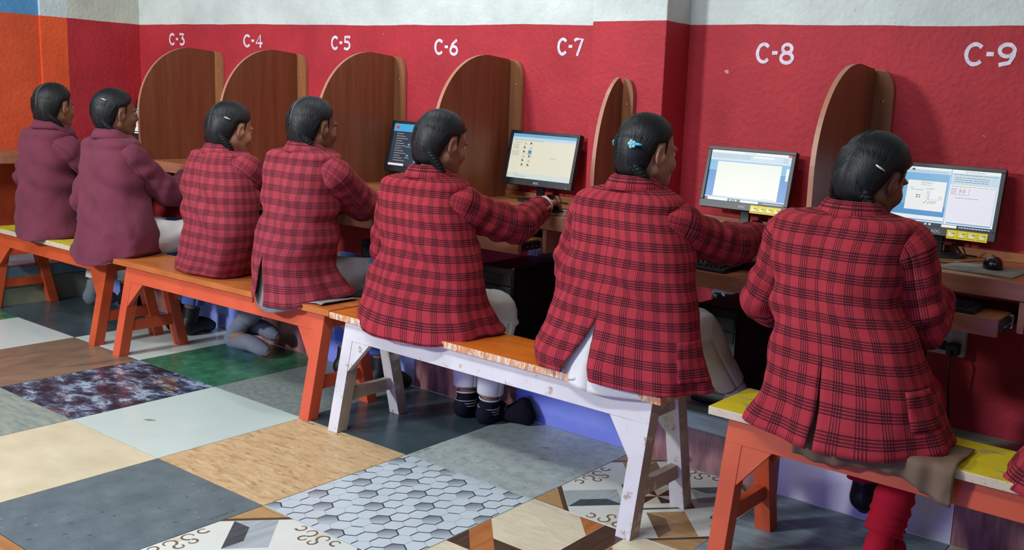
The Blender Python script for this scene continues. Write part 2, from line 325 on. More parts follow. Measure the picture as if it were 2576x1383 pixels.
# hexagons: printed shading is part of the design (relief look), a gradient across each hexagon
hx_line = plain('hexagon_dark_line', (46, 56, 64), 0.4); hx_thin = plain('hexagon_thin_line', (140, 154, 162), 0.4)
m, nt, b = base('hexagon_grey_gradient', 0.25, 0.5); hx_grad = m
uvn = N(nt, 'ShaderNodeUVMap'); sx = N(nt, 'ShaderNodeSeparateXYZ'); nt.links.new(uvn.outputs[0], sx.inputs[0])
rr = ramp(nt, [(0.1, (190, 202, 208)), (0.55, (142, 154, 162)), (0.95, (70, 80, 88))]); nt.links.new(sx.outputs[1], rr.inputs[0]); nt.links.new(rr.outputs[0], b.inputs['Base Color'])
V_, F_, MI_, UV_ = [], [], [], []
def addf(pts, z, mi, uvs=None):
    k = len(V_); V_.extend([(p[0], p[1], z) for p in pts]); UV_.extend(uvs if uvs else [(0, 0)]*len(pts)); F_.append(tuple(range(k, k+len(pts)))); MI_.append(mi)
rnd = random.Random(5); HR = 0.0346; HW = HR*math.sqrt(3)
for r_ in range(-1, 13):
    for c_ in range(-1, 12):
        cx, cy = c_*HW+(HW/2 if r_ % 2 else 0)+0.022, r_*HR*1.5+0.012
        hexp = [(cx+HR*math.cos(math.radians(60*k+30)), cy+HR*math.sin(math.radians(60*k+30))) for k in range(6)]
        dark = ((c_*2+(r_ % 2))+r_*3) % 5 == 0
        if dark:
            q = clip_sq(hexp)
            if len(q) >= 3: addf(q, 0.0002, 0, [(0, ((-(p[0]-cx)+(p[1]-cy)*0.9)/(HR*1.8))*0.5+0.5) for p in q])
        for k in range(6):
            a, c = hexp[k], hexp[(k+1) % 6]
            up_e = k in (1, 2)
            bold = (dark and k in (0, 1, 2)) or (rnd.random() < 0.75 and up_e)
            if k in (3, 4, 5) and not bold: continue
            wv = 0.0042 if bold else 0.0013
            d = Vector((c[0]-a[0], c[1]-a[1])).normalized(); nn = Vector((-d.y, d.x))*wv*0.5
            q = clip_sq([(a[0]+nn.x, a[1]+nn.y), (c[0]+nn.x, c[1]+nn.y), (c[0]-nn.x, c[1]-nn.y), (a[0]-nn.x, a[1]-nn.y)])
            if len(q) >= 3: addf(q, 0.0004 if bold else 0.0003, 1 if bold else 2)
pyd('hexagon_print', V_, F_, [hx_grad, hx_line, hx_thin], TILES[(4, -1)], uv=UV_, midx=MI_)
# ornament print
pr = [wood('ornament_light_wood', (150, 116, 74), (192, 156, 108), (3, 40, 10)), plain('ornament_dark_strip', (84, 66, 46), 0.4), wood('ornament_grey_wood', (138, 148, 152), (178, 186, 190), (40, 4, 10)),
      mottled('ornament_charcoal', [(0.3, (56, 64, 68)), (0.7, (78, 86, 90))], (60, 6, 10), rough=0.35), plain('ornament_brown', (74, 46, 36), 0.4), plain('ornament_cream', (206, 192, 168), 0.4), plain('ornament_taupe', (118, 96, 72), 0.45)]
def ornament(parent, par=0):
    mb = MB(); bm_ = mb.bm
    for k in range(4):
        a = math.radians(45+90*k); d = Vector((math.cos(a), math.sin(a))); n = Vector((-d.y, d.x)); O = Vector((0.3, 0.3))
        pt = lambda s, t: (O.x+d.x*s+n.x*t, O.y+d.y*s+n.y*t)
        D = 0.420
        flat(bm_, clip_sq([pt(D, 0), pt(0.330, 0.094), pt(0.330, -0.094)]), 0.0002, 0)
        flat(bm_, clip_sq([pt(0.330, 0.094), pt(0.314, 0.110), pt(0.314, -0.110), pt(0.330, -0.094)]), 0.0002, 1)
        flat(bm_, [pt(0.312, 0.064), pt(0.312, -0.064), pt(0.128, -0.064), pt(0.128, 0.064)], 0.0002, 2 if k % 2 == par else 0)
        sg = 1 if k % 2 == par else -1
        flat(bm_, [pt(0.312, 0.064*sg), pt(0.265, 0.012*sg), pt(0.175, 0.012*sg), pt(0.128, 0.064*sg)], 0.0004, 3 if k % 2 == par else 6)
        flat(bm_, [pt(0.106, 0.106), pt(0.106, -0.106), pt(0.094, -0.094), pt(0.094, 0.094)], 0.0004, 1)
        # edge ornament: paired curls
        e = math.radians(90*k); ed = Vector((math.cos(e), math.sin(e))); en = Vector((-ed.y, ed.x))
        for sgn in (1, -1):
            for (s0, t0, rr_, a0, a1) in ((0.272, 0.030, 0.022, 200, 470), (0.236, 0.020, 0.016, 20, 300), (0.276, 0.078, 0.018, 140, 420)):
                P = []
                for q in range(13):
                    an = math.radians(a0+(a1-a0)*q/12); r0 = rr_*(1-0.35*q/12)
                    s_, t_ = s0+r0*math.cos(an), (t0+r0*math.sin(an))*sgn
                    P.append((O.x+ed.x*s_+en.x*t_, O.y+ed.y*s_+en.y*t_))
                P = [p for p in P if 0.003 < p[0] < 0.597 and 0.003 < p[1] < 0.597]
                for q in range(len(P)-1):
                    A, B = Vector(P[q]), Vector(P[q+1]); w_ = 0.0038*(1-0.5*q/12)
                    dd = (B-A).normalized() if (B-A).length > 1e-6 else Vector((1, 0)); nn = Vector((-dd.y, dd.x))*w_
                    flat(bm_, [A+nn, B+nn, B-nn, A-nn], 0.0005, 6)
            flat(bm_, [tuple(O+ed*0.262+en*0.0), tuple(O+ed*0.285+en*0.012*sgn), tuple(O+ed*0.297), ], 0.0004, 5)
    for k in range(8):
        a0, a1 = math.radians(45*k), math.radians(45*(k+1)); r0 = 0.082 if k % 2 == 0 else 0.060; r1 = 0.060 if k % 2 == 0 else 0.082
        flat(bm_, [(0.3, 0.3), (0.3+r0*math.cos(a0), 0.3+r0*math.sin(a0)), (0.3+r1*math.cos(a1), 0.3+r1*math.sin(a1))], 0.0003, 4 if k % 2 else 5)
    me = bpy.data.meshes.new('ornament_print'); bm_.to_mesh(me); bm_.free(); link('ornament_print', me, pr, parent)
ornament(TILES[(5, 0)]); ornament(TILES[(4, -2)], 1)
lw = [mottled('dark_walnut_print', [(0.3, (58, 42, 32)), (0.7, (84, 62, 48))], (60, 6, 10), rough=0.35), wood('orange_oak_print', (150, 88, 44), (186, 120, 66), (30, 5, 10))]
mb = MB()
flat(mb.bm, [(0.30, 0.0028), (0.40, 0.0028), (0.40, 0.5972), (0.30, 0.5972)], 0.0002, 0)
flat(mb.bm, [(0.0028, 0.20), (0.5972, 0.20), (0.5972, 0.30), (0.0028, 0.30)], 0.0003, 0)
flat(mb.bm, clip_sq([(-0.05, 0.45), (-0.05, 0.35), (0.30, 0.0), (0.36, 0.04)]), 0.0004, 1)
flat(mb.bm, [(0.20, 0.5972), (0.298, 0.5972), (0.298, 0.50)], 0.0004, 1); flat(mb.bm, [(0.402, 0.49), (0.402, 0.39), (0.53, 0.27), (0.5972, 0.30)], 0.0004, 1)
me = bpy.data.meshes.new('lattice_print'); mb.bm.to_mesh(me); mb.bm.free(); link('lattice_print', me, lw, TILES[(5, -1)])
# worn patches and printed maker marks on tiles
worn = mottled('worn_tile_patch', [(0.3, (128, 124, 108)), (0.7, (146, 142, 128))], (60, 60, 60), rough=0.7)
ink = plain('printed_ink', (70, 72, 70), 0.6)
def blotch(tile, x, y, sx, sy, ang=0.0, m=worn):
    n = 14; rn = random.Random(int(x*1e4)); P = []
    for k in range(n):
        a = 2*math.pi*k/n; r = 0.6+0.7*rn.random(); u, v = sx*r*math.cos(a), sy*r*math.sin(a)
        P.append((x+u*math.cos(ang)-v*math.sin(ang), y+u*math.sin(ang)+v*math.cos(ang), 0.0003))
    pyd('worn_patch', P, [tuple(range(n))], m, tile)
blotch(TILES[(2, -1)], 0.21, 0.19, 0.022, 0.012, 0.6); blotch(TILES[(4, 0)], 0.40, 0.30, 0.026, 0.006, 0.4); blotch(TILES[(4, 0)], 0.33, 0.40, 0.016, 0.005, 0.5)
def text_mesh(name, body, size, mat, parent, M, align='LEFT'):
    cu = bpy.data.curves.new(name, 'FONT'); cu.body = body; cu.size = size; cu.align_x = align; cu.fill_mode = 'FRONT'; cu.resolution_u = 2
    to = bpy.data.objects.new(name, cu); COL.objects.link(to)
    dg = bpy.context.evaluated_depsgraph_get(); me = bpy.data.meshes.new_from_object(to.evaluated_get(dg))
    bpy.data.objects.remove(to); bpy.data.curves.remove(cu); me.name = name; me.transform(M)
    me.materials.clear()
    return link(name, me, mat, parent)
def on_floor(x, y, rz): return Matrix.Translation((x, y, 0.0003)) @ Matrix.Rotation(rz, 4, 'Z')
text_mesh('maker_mark', 'CONSATTA', 0.016, ink, TILES[(3, -2)], on_floor(0.575, 0.565, math.pi*1.5)@Matrix.Rotation(math.pi, 4, 'Z')@Matrix.Translation((-0.13, 0, 0)))
text_mesh('maker_mark', 'OC 3001', 0.020, ink, TILES[(4, 0)], on_floor(0.022, 0.030, math.pi/2))
text_mesh('maker_mark', 'ROMANO', 0.018, ink, TILES[(3, -1)], on_floor(0.10, 0.585, math.pi))

# ------------------------------------------------------------------ platform under the desks, riser tiles
slab_m = mottled('green_stone_slab', [(0.25, (104, 128, 118)), (0.5, (140, 166, 154)), (0.75, (178, 190, 182))], (5, 30, 30), detail=8, rough=0.3, spec=0.45)
core_m = plain('platform_core', (70, 70, 78), 0.8)
plat = MB().box(-1.28, 6.6, 0.614, YW, 0.0, 0.150).build('platform', core_m); tag(plat, 'low platform along the back wall carrying the desks', kind='structure')
MB().box(-0.90, 6.6, 0.588, YW, 0.152, 0.220, bev=0.008).build('platform_slab', slab_m, plat)
R_blue = mottled('blue_glazed_riser_tile', [(0.3, (126, 142, 222)), (0.7, (146, 160, 230))], (4, 4, 4), rough=0.25, spec=0.5)
R_lilac = mottled('lilac_white_riser_tile', [(0.3, (204, 198, 214)), (0.7, (218, 212, 224))], (4, 4, 4), rough=0.25, spec=0.5)
# knotty wood print
m, nt, b = base('knotty_wood_riser_tile', 0.35, 0.4); R_wood = m
tc = N(nt, 'ShaderNodeTexCoord'); mp = N(nt, 'ShaderNodeMapping'); mp.inputs['Scale'].default_value = (26, 8, 5); nt.links.new(tc.outputs['Object'], mp.inputs[0])
nz = N(nt, 'ShaderNodeTexNoise', i_Scale=1.0, i_Detail=6.0, i_Distortion=0.7); nt.links.new(mp.outputs[0], nz.inputs['Vector']); r1 = ramp(nt, [(0.3, (104, 66, 72)), (0.55, (150, 104, 104)), (0.75, (178, 134, 130))]); nt.links.new(nz.outputs['Fac'], r1.inputs[0])
vo = N(nt, 'ShaderNodeTexVoronoi', i_Scale=7.0); nt.links.new(tc.outputs['Object'], vo.inputs['Vector']); rk = ramp(nt, [(0.06, (255, 255, 255)), (0.13, (0, 0, 0))]); nt.links.new(vo.outputs['Distance'], rk.inputs[0])
mx = N(nt, 'ShaderNodeMix', data_type='RGBA'); nt.links.new(rk.outputs[0], mx.inputs[0]); nt.links.new(r1.outputs[0], mx.inputs[6]); mx.inputs[7].default_value = (*lin((62, 34, 36)), 1); nt.links.new(mx.outputs[2], b.inputs['Base Color'])
for k in range(-2, 11):
    x0 = k*0.6
    mt = R_wood if k % 2 else (R_lilac if k >= 6 else R_blue)
    x0c = max(x0, -0.90)
    if x0+0.6 <= -0.90: continue
    MB().box(x0c+0.001, x0+0.599, 0.600, 0.614, 0.0, 0.149, bev=0.0008).build('riser_tile', mt, plat)
lp = MB().box(-1.28, -0.914, -2.6, 0.60, 0.0, 0.150).build('platform_left', core_m); tag(lp, 'low platform along the left wall', kind='structure')
olive = mottled('olive_grey_riser_tile', [(0.3, (120, 126, 108)), (0.7, (146, 150, 130))], (5, 5, 5), rough=0.35)
for k in range(5):
    MB().box(-0.914, -0.90, -2.4+0.6*k+0.001, -1.8+0.6*k-0.001, 0.0, 0.149, bev=0.0008).build('riser_tile', olive, lp)
MB().box(-1.28, -0.888, -2.6, 0.586, 0.152, 0.220, bev=0.008).build('platform_slab', mottled('blue_grey_stone_slab', [(0.3, (92, 122, 146)), (0.7, (124, 152, 172))], (5, 5, 5), rough=0.3), lp)

# ------------------------------------------------------------------ desks
desk_wood = wood('reddish_teak_laminate', (140, 84, 52), (178, 116, 76), (3, 30, 30), rough=0.38, spec=0.4)
desk_edge = wood('pink_brown_laminate_edge', (150, 96, 76), (176, 120, 96), (3, 30, 30), rough=0.4, spec=0.35)
part_wood = wood('dark_mahogany_panel', (116, 66, 44), (142, 88, 60), (26, 26, 1.6), rough=0.42, spec=0.35, dist=0.3)
edge_band = plain('pale_brown_edge_band', (176, 124, 98), 0.4, 0.4)
strip_wood = wood('lighter_teak_strip', (132, 84, 52), (160, 108, 72), (30, 30, 2), rough=0.42)
steel = plain('bright_steel', (200, 200, 205), 0.3, 0.5, 1.0); black = plain('black_plastic', (22, 24, 27), 0.45, 0.4); black2 = plain('glossy_black_plastic', (12, 13, 16), 0.22, 0.5)
ZD, YF = 0.845, 0.655          # worktop height, front edge
wt = empty('worktop', (1.5, YF, ZD)); tag(wt, 'long teak laminate worktop running along the red wall', 'worktop')
wo = lambda mb, n, mt: mb.build(n, mt, wt, (-1.5, -YF, -ZD))
wo(MB().box(-1.278, 2.468, YF, YW-0.002, ZD-0.022, ZD, bev=0.002).box(2.468, 2.832, YF, 0.921, ZD-0.022, ZD, bev=0.002).box(2.832, 6.5, YF, YW-0.002, ZD-0.022, ZD, bev=0.002), 'board', desk_wood)
wo(MB().box(-1.278, 6.5, YF-0.004, YF+0.016, ZD-0.056, ZD-0.0005, bev=0.002), 'front_edge', desk_edge)
wo(MB().box(-1.278, 2.468, YW-0.026, YW-0.003, ZD+0.0005, ZD+0.030, bev=0.002), 'back_ledge', desk_wood); wo(MB().box(2.834, 6.5, YW-0.026, YW-0.003, ZD+0.0005, ZD+0.030, bev=0.002), 'back_ledge', desk_wood)
lw_ = empty('worktop', (-1.2, -0.4, ZD)); tag(lw_, 'teak worktop along the orange left wall behind the leftmost student', 'worktop')
MB().box(-1.296, -0.98, -2.4, 0.48, ZD-0.022, ZD, bev=0.002).build('board', desk_wood, lw_, (1.2, 0.4, -ZD)); MB().box(-0.995, -0.976, -2.4, 0.48, ZD-0.056, ZD-0.0005, bev=0.002).build('front_edge', desk_edge, lw_, (1.2, 0.4, -ZD))
for y_ in (-1.6, 0.42):
    MB().box(-1.294, -1.0, y_, y_+0.02, 0.2215, ZD-0.023, bev=0.001).build('side_panel', desk_wood, lw_, (1.2, 0.4, -ZD))
PX = [-0.446, 0.328, 1.105, 1.881, 2.641, 3.624]     # partitions
bays = [(-1.27, -0.446), (-0.446, 0.328), (0.328, 1.105), (1.105, 1.881), (1.881, 2.50), (2.84, 3.56), (3.60, 4.34), (4.36, 5.1)]
seat = ['below number three', 'below number four', 'below number five', 'below number six', 'below number seven', 'below number eight', 'below number nine', 'at the right edge past number nine']
tray_kb = {}
for k, (x0, x1) in enumerate(bays):
    t = empty('desk_unit', ((x0+x1)/2, 0.9, 0.690)); tag(t, 'teak desk unit with sliding keyboard tray %s' % seat[k], 'desk', 'desk units under the worktop')
    L = (-(x0+x1)/2, -0.9, -0.690)
    MB().box(x1-0.036, x1-0.016, YF+0.002, YW-0.003, 0.690, ZD-0.0565, bev=0.001).build('side_panel', desk_edge, t, L)
    if k in (0, 5): MB().box(x0+0.002, x0+0.020, YF+0.002, YW-0.003, 0.690, ZD-0.0565, bev=0.001).build('side_panel', desk_edge, t, L)
    tx0, tx1, yf = x0+0.05, x1-0.065, 0.545
    tr = MB().box(tx0, tx1, yf+0.018, 0.88, 0.728, 0.742, bev=0.001).build('keyboard_tray', desk_wood, t, L)
    MB().box(tx0, tx1, yf, yf+0.0175, 0.690, 0.744, bev=0.0015).build('tray_front', desk_edge, tr)
    for xs in (tx0-0.012, tx1+0.001):
        MB().box(xs, xs+0.011, yf+0.02, 0.88, 0.706, 0.738).build('runner', black, tr)
        MB().box(xs+0.002, xs+0.014, YF+0.012, YF+0.030, 0.700, 0.742, bev=0.001).build('runner_clip', steel, tr)
        for q in range(3): MB().box(xs+0.0112, xs+0.0135, yf+0.035+0.03*q, yf+0.043+0.03*q, 0.716, 0.722).build('rivet', steel, tr)
    tray_kb[k] = (tx0, tx1, yf)

# red painted modesty wall is the back wall itself; switch boards under the desks
sb_m = plain('ivory_switch_plate', (206, 200, 214), 0.4, 0.4); sb_d = plain('dark_socket_hole', (30, 28, 32), 0.5)
for x, z, lab in ((2.12, 0.565, 'ivory switch board on the wall under the station seven desk'), (3.105, 0.565, 'ivory switch board on the wall under the station eight desk'), (3.98, 0.535, 'ivory switch board with black plugs under the station nine desk')):
    t = empty('switch_board', (x, YW-0.03, z-0.05)); tag(t, lab, 'switch board', 'switch boards under the desks')
    MB().box(-0.075, 0.075, 0, 0.03, 0, 0.115, bev=0.004).build('plate', sb_m, t)
    for q in (-0.045, 0.0, 0.045):
        MB().box(q-0.013, q+0.013, -0.003, 0.001, 0.062, 0.098, bev=0.001).build('switch', plain('switch_rocker', (190, 186, 200), 0.4), t)
        s_ = MB().box(q-0.014, q+0.014, -0.001, 0.001, 0.016, 0.050).build('socket', sb_d, t)
    MB().box(-0.060, -0.030, -0.030, -0.0035, 0.018, 0.048, bev=0.006).tube([(-0.045, -0.030, 0.033), (-0.045, -0.05, 0.01), (-0.043, -0.045, -0.08), (-0.035, -0.02, -0.26)], 0.0035, 7).build('power_plug', black, t)
    if x > 3.5:
        MB().box(0.022, 0.066, -0.045, -0.0035, 0.010, 0.052, bev=0.008).tube([(0.044, -0.045, 0.03), (0.046, -0.07, 0.0), (0.05, -0.06, -0.10), (0.06, -0.03, -0.26)], 0.0035, 7).build('power_plug', black, t)

# ------------------------------------------------------------------ partitions
def outline(yb, zt, yf, z0):
    """profile (y, z): straight back on the wall, small rounded rear top corner, long quarter-ellipse to the front"""
    P = [(yb, z0), (yb, zt-0.075)]
    for k in range(1, 9):
        a = math.radians(90*k/8); P.append((yb-0.035*(1-math.cos(a)), zt-0.075+0.065*math.sin(a)))
    pk = yb-0.16; P.append((pk, zt))
    for k in range(1, 19):
        a = math.radians(90*k/18); P.append((pk-(pk-yf)*math.sin(a), zt-0.38*(1-math.cos(a))))
    P += [(yf+0.002, zt-0.50), (yf+0.008, z0)]
    return P
desc = ['between stations three and four', 'between stations four and five', 'between stations five and six', 'between stations six and seven', 'fixed to the red pillar', 'between stations eight and nine']
for k, x in enumerate(PX):
    yb = 0.921 if k == 4 else YW-0.002
    t = empty('desk_partition', (x, 0.85, ZD)); tag(t, 'tall mahogany desk partition with rounded top %s' % desc[k], 'partition', 'desk partitions on the worktop')
    L = (-x, -0.85, -ZD)
    P = outline(yb, 1.484 if k != 4 else 1.415, 0.612 if k != 4 else 0.735, ZD+0.001)
    if k == 4:
        P = [(0.921, ZD+0.001), (0.921, 1.36)]+[(0.921-0.186*math.sin(math.radians(a))*0.98-0.002, 1.415-0.42*(1-math.cos(math.radians(a)))) for a in range(12, 91, 6)]+[(0.739, 0.93), (0.745, ZD+0.001)]
    MB().prism(P, 'x', x-0.009, x+0.009, 0, 1).build('panel', [part_wood, edge_band], t, L)
    # wall strip beside the panel with rounded outer corner
    wz = 1.484-0.006 if k != 4 else 1.408
    sw = 0.072 if k != 4 else 0.052
    Q = [(x+0.0095, ZD+0.032), (x+0.0095, wz-0.004)]+[(x+0.0095+sw*0.35+sw*0.65*math.sin(math.radians(a)), wz-0.008-0.085*(1-math.cos(math.radians(a)))) for a in range(0, 91, 10)]+[(x+0.0095+sw, ZD+0.032)]
    MB().prism(Q, 'y', yb-0.016, yb, 0, 1).build('wall_strip', [strip_wood, edge_band], t, L)
    mb = MB().sphere((x+0.045 if k != 4 else x+0.03, yb-0.0165, 1.36 if k != 4 else 1.30), 0.005, 8, sc=(1, 0.5, 1))
    mb.build('screw', steel, t, L)

# ------------------------------------------------------------------ monitors
def scr(name, c, e=1.0): return plain(name, c, 0.3, 0.3, emit=e)
SC = {n: scr('screen_'+n, c) for n, c in dict(white=(238, 240, 240), paper=(232, 236, 226), cream=(232, 228, 206), sky=(120, 178, 218), blue=(62, 132, 200), pale=(196, 218, 234), dark=(52, 58, 74), dkbar=(34, 48, 74), text=(120, 126, 136), ink=(60, 64, 72), cyan=(70, 176, 222), green=(96, 190, 90), yellow=(240, 214, 120), red=(206, 70, 70), mist=(212, 226, 222), lilac=(230, 230, 242)).items()}
SCN = list(SC); SCM = list(SC.values())
sticker = plain('yellow_sticker', (232, 218, 20), 0.4); sticker_i = plain('sticker_print', (240, 240, 224), 0.4); sticker_k = plain('sticker_ink', (90, 84, 30), 0.5)
logo_m = plain('silver_logo', (206, 208, 212), 0.4)
bez_m = mottled('black_monitor_bezel', [(0.3, (26, 29, 34)), (0.7, (38, 42, 47))], (30, 30, 30), rough=0.38, spec=0.4)
def monitor(x, z0, w, h, label, kind, tilt=13.0, y=0.985, sticker_on=False, dusty=False):
    t = empty('monitor', (x, y, ZD)); tag(t, label, 'monitor', 'desktop monitors')
    R = Matrix.Translation((0, 0, z0-ZD)) @ Matrix.Rotation(math.radians(-tilt), 4, 'X')
    def bld(mb, n, mt, par=t):
        for v in mb.bm.verts: v.co = R @ v.co
        return mb.build(n, mt, par)
    bt, bb, bs = 0.014, 0.030, 0.015
    mb = MB()
    mb.box(-w/2, w/2, 0.006, 0.028, 0, h, bev=0.004)
    for a in ((-w/2, w/2, h-bt, h), (-w/2, w/2, 0, bb), (-w/2, -w/2+bs, bb, h-bt), (w/2-bs, w/2, bb, h-bt)):
        mb.box(a[0], a[1], -0.003, 0.008, a[2], a[3], bev=0.0015)
    mb.box(-w*0.3, w*0.3, 0.026, 0.052, h*0.18, h*0.8, bev=0.010)
    hs = bld(mb, 'housing', bez_m)
    sw, sh = w-2*bs, h-bt-bb
    V, F, MI = [], [], []
    def rect(u0, u1, v0, v1, c, lay=0):
        k = len(V)
        for u, v in ((u0, v0), (u1, v0), (u1, v1), (u0, v1)):
            V.append(R @ Vector((-sw/2+u*sw, 0.0035-0.00012*lay, bb+v*sh)))
        F.append((k, k+1, k+2, k+3)); MI.append(SCN.index(c))
    def textline(u0, u1, v, lay=3, c='text', h_=0.008, seed=0):
        rn = random.Random(seed+int(v*977)); u = u0
        while u < u1:
            l = 0.008+0.022*rn.random(); rect(u, min(u+l, u1), v, v+h_, c, lay); u += l+0.006
    if kind == 'files':
        rect(0, 1, 0, 1, 'cream'); rect(0, 1, 0.93, 1, 'sky', 1); rect(0, 1, 0.875, 0.93, 'pale', 1); rect(0.0, 1, 0.845, 0.875, 'mist', 1); rect(0, 1, 0, 0.115, 'mist', 1)
        textline(0.02, 0.5, 0.855); textline(0.03, 0.16, 0.80)
        for q in range(4): textline(0.03, 0.12, 0.755-0.03*q, seed=q)
        for q in range(4): textline(0.02, 0.14, 0.60-0.03*q, seed=q+9)
        rect(0.275, 0.335, 0.545, 0.645, 'sky', 2)
        for q in range(6):
            for c in range(2):
                u, v = 0.195+0.095*c, 0.785-0.098*q; rect(u, u+0.022, v, v+0.035, 'ink' if (q*2+c) % 3 else 'yellow', 3); rect(u+0.02, u+0.034, v, v+0.02, 'text', 3); textline(u-0.012, u+0.042, v-0.022, seed=q)
        textline(0.63, 0.73, 0.49); textline(0.10, 0.19, 0.085); textline(0.13, 0.31, 0.045); rect(0.015, 0.035, 0.02, 0.1, 'yellow', 3)
    elif kind == 'start':
        rect(0, 1, 0, 1, 'dark'); rect(0, 1, 0.82, 1, 'cyan', 1); rect(0, 0.30, 0.0, 0.055, 'white', 2); rect(0.04, 0.10, 0.88, 0.95, 'red', 2)
        for q in range(12): textline(0.08, 0.20+0.05*(q % 3), 0.76-0.058*q, c='white', seed=q)
        for q in range(5):
            for c in range(4):
                if (q+c) % 2: rect(0.32+0.16*c, 0.36+0.16*c, 0.62-0.13*q, 0.67-0.13*q, 'cyan', 2); textline(0.30+0.16*c, 0.38+0.16*c, 0.585-0.13*q, c='white', seed=q)
        rect(0.42, 0.54, 0.36, 0.50, 'green', 2); rect(0.46, 0.50, 0.41, 0.45, 'white', 3)
    elif kind == 'blankdoc':
        rect(0, 1, 0, 1, 'blue'); rect(0, 1, 0.955, 1, 'white', 1); rect(0, 1, 0.80, 0.955, 'pale', 1); rect(0.95, 1, 0.955, 1, 'red', 2); rect(0.10, 0.895, 0.085, 0.78, 'paper', 2); rect(0, 1, 0.06, 0.078, 'pale', 2); rect(0, 1, 0, 0.06, 'dkbar', 2); rect(0, 1, 0.60, 0.80, 'sky', 1)
        textline(0.42, 0.56, 0.97)
        for q in range(3): textline(0.02, 0.50, 0.92-0.03*q, seed=q)
        for q in range(4): rect(0.535+0.065*q, 0.595+0.065*q, 0.865, 0.925, 'white', 3); textline(0.54+0.065*q, 0.59+0.065*q, 0.875, seed=q, lay=4)
        for q in range(3): textline(0.90, 0.96, 0.91-0.03*q, seed=q)
        rect(0.045, 0.30, 0.004, 0.055, 'white', 3); rect(0.46, 0.68, 0.006, 0.05, 'white', 3)
        for q in range(3): rect(0.325+0.035*q, 0.345+0.035*q, 0.012, 0.045, ['pale', 'cyan', 'pale'][q], 3)
        textline(0.74, 0.97, 0.022, c='white'); rect(0.955, 0.985, 0.50, 0.74, 'white', 2); textline(0.72, 0.87, 0.105, c='text')
    elif kind == 'split':
        rect(0, 1, 0, 1, 'white')
        rect(0, 0.545, 0.09, 0.965, 'sky', 1); rect(0, 0.545, 0.10, 0.35, 'blue', 1); rect(0, 0.545, 0.90, 0.965, 'pale', 2); textline(0.02, 0.52, 0.925); rect(0.16, 0.525, 0.255, 0.765, 'white', 3); rect(0, 0.545, 0.10, 0.165, 'white', 2); rect(0, 0.545, 0.075, 0.10, 'sky', 3)
        rect(0.375, 0.378, 0.45, 0.60, 'ink', 5)
        for q in range(6): rect(0.355, 0.365, 0.46+0.026*q, 0.467+0.026*q, 'text', 5)
        rect(0.36, 0.47, 0.446, 0.449, 'text', 5); textline(0.345, 0.42, 0.63, lay=5, c='ink'); textline(0.20, 0.32, 0.60, lay=5); textline(0.19, 0.23, 0.63, lay=5)
        for q in range(4):
            k = len(V); u = 0.33+0.026*q+(0.012 if q else 0)
            for (uu, vv) in ((u, 0.375), (u+0.006, 0.375), (u+0.038, 0.425), (u+0.032, 0.425)): V.append(R @ Vector((-sw/2+uu*sw, 0.0035-0.0006, bb+vv*sh)))
            F.append((k, k+1, k+2, k+3)); MI.append(SCN.index('ink'))
        for q in range(2): rect(0.255, 0.272, 0.50-0.035*q, 0.522-0.035*q, 'text', 5); rect(0.282, 0.296, 0.50-0.035*q, 0.52-0.035*q, 'text', 5)
        for q in range(3): textline(0.47, 0.505, 0.505-0.024*q, lay=5, seed=q, h_=0.006)
        rect(0.555, 1, 0.745, 0.945, 'pale', 2); rect(0.55, 0.557, 0.06, 1, 'sky', 3); rect(0.565, 0.985, 0.12, 0.70, 'lilac', 2); rect(0.975, 0.99, 0.10, 0.74, 'pale', 3)
        textline(0.68, 0.86, 0.965); textline(0.58, 0.98, 0.915, c='ink')
        for q in range(3): textline(0.585, 0.90, 0.865-0.035*q, seed=q, c='ink')
        textline(0.57, 0.97, 0.715); rect(0.665, 0.705, 0.705, 0.73, 'yellow', 4)
        for q in range(4): textline(0.575, 0.625, 0.675-0.026*q, seed=q, lay=4); textline(0.65, 0.66, 0.675-0.026*q, lay=4); textline(0.69, 0.70, 0.675-0.026*q, lay=4)
        for a in ((0.655, 0.70, 0.655, 0.659), (0.655, 0.70, 0.628, 0.632), (0.655, 0.658, 0.63, 0.658), (0.697, 0.70, 0.63, 0.658), (0.575, 0.74, 0.578, 0.581), (0.738, 0.740, 0.58, 0.695)): rect(*a, 'ink', 5)
        textline(0.62, 0.83, 0.52, lay=4); rect(0.575, 0.98, 0.075, 0.10, 'sky', 3); rect(0, 1, 0, 0.06, 'dkbar', 3); rect(0.54, 0.68, 0.006, 0.052, 'white', 4); textline(0.70, 0.98, 0.022, c='white', lay=4, h_=0.014); rect(0.38, 0.40, 0.015, 0.045, 'pale', 4); rect(0.42, 0.44, 0.015, 0.045, 'white', 4)
    elif kind == 'sheet':
        rect(0, 1, 0, 1, 'white'); rect(0, 1, 0.55, 0.78, 'sky', 1); rect(0, 1, 0.80, 0.86, 'ink', 1); rect(0, 1, 0.30, 0.5, 'pale', 1); rect(0, 1, 0.04, 0.07, 'dark', 1)
    me = bpy.data.meshes.new('screen'); me.from_pydata([tuple(v) for v in V], [], F); me.update()
    so = link('screen', me, SCM, t); me.polygons.foreach_set('material_index', MI)
    face = lambda u, v, dep: R @ Matrix.Translation((u, -0.0034-dep, v)) @ Matrix.Rotation(math.pi/2, 4, 'X')
    text_mesh('logo', 'AOC', 0.0145, logo_m, hs, face(0.0, 0.009, 0.0002), 'CENTER')
    if kind == 'split':
        text_mesh('screen_text', 'DEEPSHIKHA', 0.0072, SC['text'], so, R @ Matrix.Translation((-sw/2+0.34*sw, 0.0026, bb+0.720*sh)) @ Matrix.Rotation(math.pi/2, 4, 'X'), 'CENTER')
        text_mesh('screen_text', '(10th A 1st )', 0.0072, SC['text'], so, R @ Matrix.Translation((-sw/2+0.335*sw, 0.0026, bb+0.683*sh)) @ Matrix.Rotation(math.pi/2, 4, 'X'), 'CENTER')
